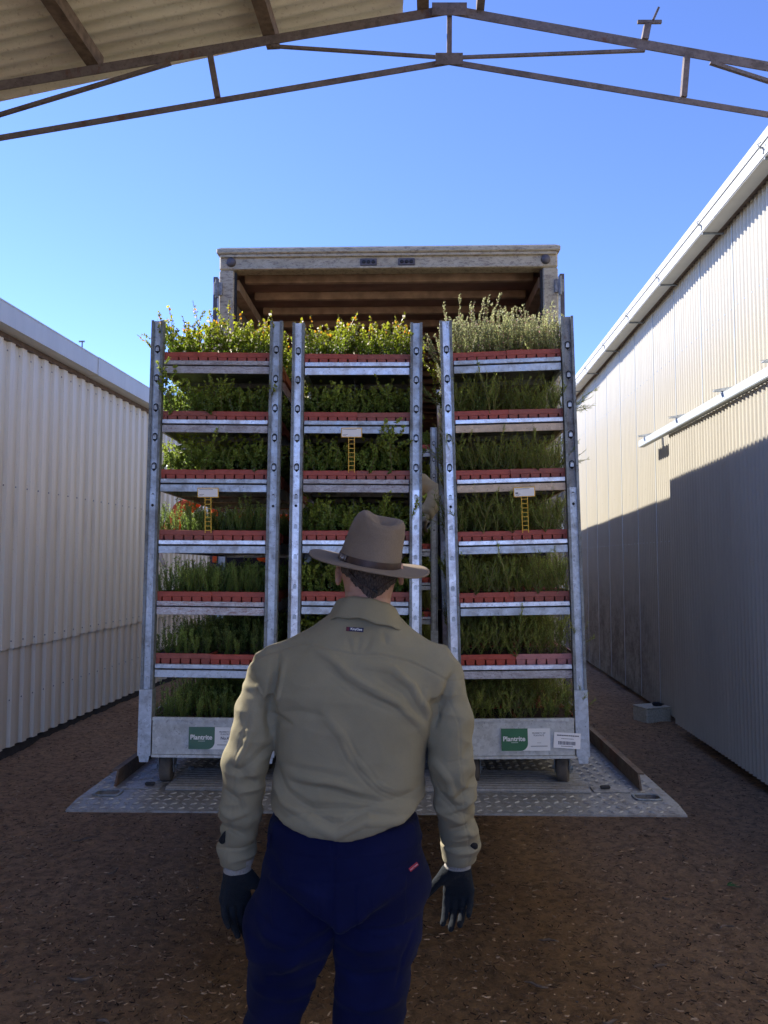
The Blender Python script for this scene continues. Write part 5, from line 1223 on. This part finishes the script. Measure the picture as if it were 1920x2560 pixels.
# --- hat
hat = empty('hat', (HC[0] - .002, .004, 1.740), (R(8.5), R(9.0), R(6)), man)
def crown_pt(u, a):
    c, s = math.cos(a), math.sin(a)
    prof = [(0, 1.0), (.15, .975), (.35, .925), (.55, .885), (.72, .83), (.84, .74), (.92, .59), (.97, .35), (1, 0.0)]
    k = np.interp(u, [p[0] for p in prof], [p[1] for p in prof]); zz = [(0, 0), (.15, .024), (.35, .054), (.55, .084), (.72, .106), (.84, .119), (.92, .1255), (.97, .128), (1, .1285)]
    z = 1.08 * np.interp(u, [p[0] for p in zz], [p[1] for p in zz]); x = .012 * z / .14 + .083 * k * c; y = .100 * k * s
    top = max(0, (z - .085) / .065)
    z -= .044 * top * math.exp(-((x - .016) / .034) ** 2 - ((y + .022) / .050) ** 2) - .010 * top * math.exp(-((x + .03) / .02) ** 2)       # centre dent
    z -= .012 * top * (y / .1) + .022 * top * max(0, -y / .1) ; 
    fr = math.exp(-((y - .055) / .035) ** 2) * top; x *= 1 - .22 * fr                  # front pinch
    return (x, y, z)
V, F = ring(crown_pt, 34, 80); cr = add_np('crown', V, F, 'hat_felt', hat)
def brim_pt(u, a):
    c, s = math.cos(a), math.sin(a); r = u; x = (.083 + .079 * r) * c; y = (.100 + .080 * r) * s
    z = .004 * (1 - r) + .008 * r ** 1.6 * c * c - .012 * r * max(0, s) ** 2 + .004 * r * max(0, -s) ** 2 + .003 * r * math.sin(3 * a + .6)
    return (x, y, z)
V, F = ring(brim_pt, 14, 120); N = normals(V, F); sgn = 1 if N[:, 2].mean() > 0 else -1; nV = len(V); V2 = np.concatenate([V, V - sgn * N * .0032]); E = [(13 * 120 + i, 13 * 120 + (i + 1) % 120, nV + 13 * 120 + (i + 1) % 120, nV + 13 * 120 + i) for i in range(120)]
add_np('brim', V2, np.concatenate([F, F[:, ::-1] + nV, np.array(E)]), 'hat_felt', hat)
def band_pt(u, a):
    x, y, z = crown_pt(.003 + .115 * u, a); k = 1.022 + .006 * math.sin(math.pi * u); return (x * k, y * k, z + .0008)
V, F = ring(band_pt, 6, 96); bd = add_np('hat_band', V, F, 'leather', hat)
q = MB()
for k, (a0) in enumerate((-150, -158, -143)):
    x, y, z = crown_pt(.06, R(a0)); q.tube([(x * 1.045, y * 1.045, z - .009), (x * 1.06, y * 1.06, z), (x * 1.045, y * 1.045, z + .010)], .0026, 8)
x, y, z = crown_pt(.06, R(-150)); q.bbox(x * 1.05 - .006, x * 1.05 + .006, y * 1.05 - .004, y * 1.05 + .003, z - .006, z + .006, .001); q.build('buckle', 'buckle', bd, True)

# --- two helpers working behind the trolleys on the platform
def worker(label, loc, rz, cols, armL, armR, res=.011):
    root = empty('person', loc, (0, 0, rz)); tag(root, label, 'person')
    def bfn(X, Y, Z):
        d = ell(X, Y, Z, (0, 0, 1.63), (.075, .095, .115)); d = smin(d, cap(X, Y, Z, (0, 0, 1.4), (0, 0, 1.56), .06, .055), .02)
        d = smin(d, cap(X, Y, Z, (0, -.09, 1.63), (0, -.115, 1.60), .009, .013), .01)
        for s in (-1, 1): d = smin(d, ell(X, Y, Z, (s * .08, 0, 1.62), (.010, .018, .03)), .006)
        return smin(d, stack(X, Y, Z, [(.9, 0, 0, .15, .10), (1.2, 0, 0, .15, .1), (1.42, 0, 0, .16, .1), (1.48, 0, 0, .08, .07)]), .02)
    V, F = nets(bfn, (-.22, -.16, .88), (.22, .16, 1.78), res); b = add_np('body', relax(V, F, 2), F, 'skin', root)
    def sfn(X, Y, Z):
        d = stack(X, Y, Z, [(.92, 0, 0, .185, .125), (1.1, 0, 0, .18, .13), (1.3, 0, 0, .2, .135), (1.42, 0, 0, .19, .12), (1.50, 0, 0, .10, .085), (1.53, 0, 0, .07, .07)])
        for arm in (armL, armR):
            for a, b_ in zip(arm[:-1], arm[1:]): d = smin(d, cap(X, Y, Z, a, b_, .060, .048), .03)
        return d + .004 * vnoise(X * 14, Y * 14, Z * 20)
    pts = np.array(armL + armR); lo = np.minimum(pts.min(0) - .1, (-.3, -.2, .9)); hi = np.maximum(pts.max(0) + .1, (.3, .2, 1.56))
    V, F = nets(sfn, lo, hi, res); add_np('shirt', relax(V, F, 1), F, cols[0], root)
    def tfn(X, Y, Z):
        d = stack(X, Y, Z, [(.80, 0, 0, .17, .13), (.98, 0, 0, .175, .13)])
        for s in (-1, 1): d = smin(d, cap(X, Y, Z, (s * .09, 0, .85), (s * .11, 0, .08), .095, .065), .02)
        return np.maximum(d, .07 - Z)
    V, F = nets(tfn, (-.25, -.2, .05), (.25, .2, 1.02), .014); add_np('trousers', relax(V, F, 2), F, cols[1], root)
    for s in (-1, 1):
        V, F = nets(lambda X, Y, Z: np.maximum(smin(ell(X, Y, Z, (s * .11, -.06, .03), (.05, .14, .06)), cap(X, Y, Z, (s * .11, 0, .04), (s * .11, 0, .12), .05, .05), .02), -Z), (s * .11 - .09, -.24, -.01), (s * .11 + .09, .12, .2), .012); add_np('boot', V, F, 'boot', root)
    V, F = nets(lambda X, Y, Z: np.minimum(np.maximum(ell(X, Y, Z, (0, .0, 1.665), (.088, .105, .105)), 1.67 - Z), np.maximum(ell(X, Y, Z, (0, -.02, 1.672), (.15, .17, .012)), -1)), (-.17, -.21, 1.63), (.17, .17, 1.79), .008); add_np('sun_hat', V, F, cols[2], root)
    for arm, s in ((armL, 1), (armR, -1)):
        w = Vector(arm[-1]); d = (w - Vector(arm[-2])).normalized()
        o = glove('glove', root, s, w + d * .02, (0, 0, 0), (cols[3], cols[3]), curl=1.3, res=.005); o.rotation_euler = (-d).to_track_quat('Z', 'Y').to_euler()
    return root
worker('helper in an orange hi-vis shirt, mostly hidden behind the left trolley', (-0.93, 5.02, 0.812), 0, ('hi_vis', 'dark_cloth', 'beige_cloth', 'white_glove'),
       [(.19, 0, 1.44), (.27, -.10, 1.22), (.22, -.30, 1.12)], [(-.19, 0, 1.44), (-.36, -.12, 1.25), (-.45, -.30, 1.02)])
worker('helper in a beige shirt, glimpsed through the gap right of the middle trolley', (0.06, 4.98, 0.812), 0, ('beige_cloth', 'dark_cloth', 'beige_cloth', 'beige_cloth'),
       [(.18, 0, 1.44), (.29, -.06, 1.36), (.20, -.26, 1.22)], [(-.19, 0, 1.44), (-.3, -.10, 1.22), (-.2, -.28, 1.1)])
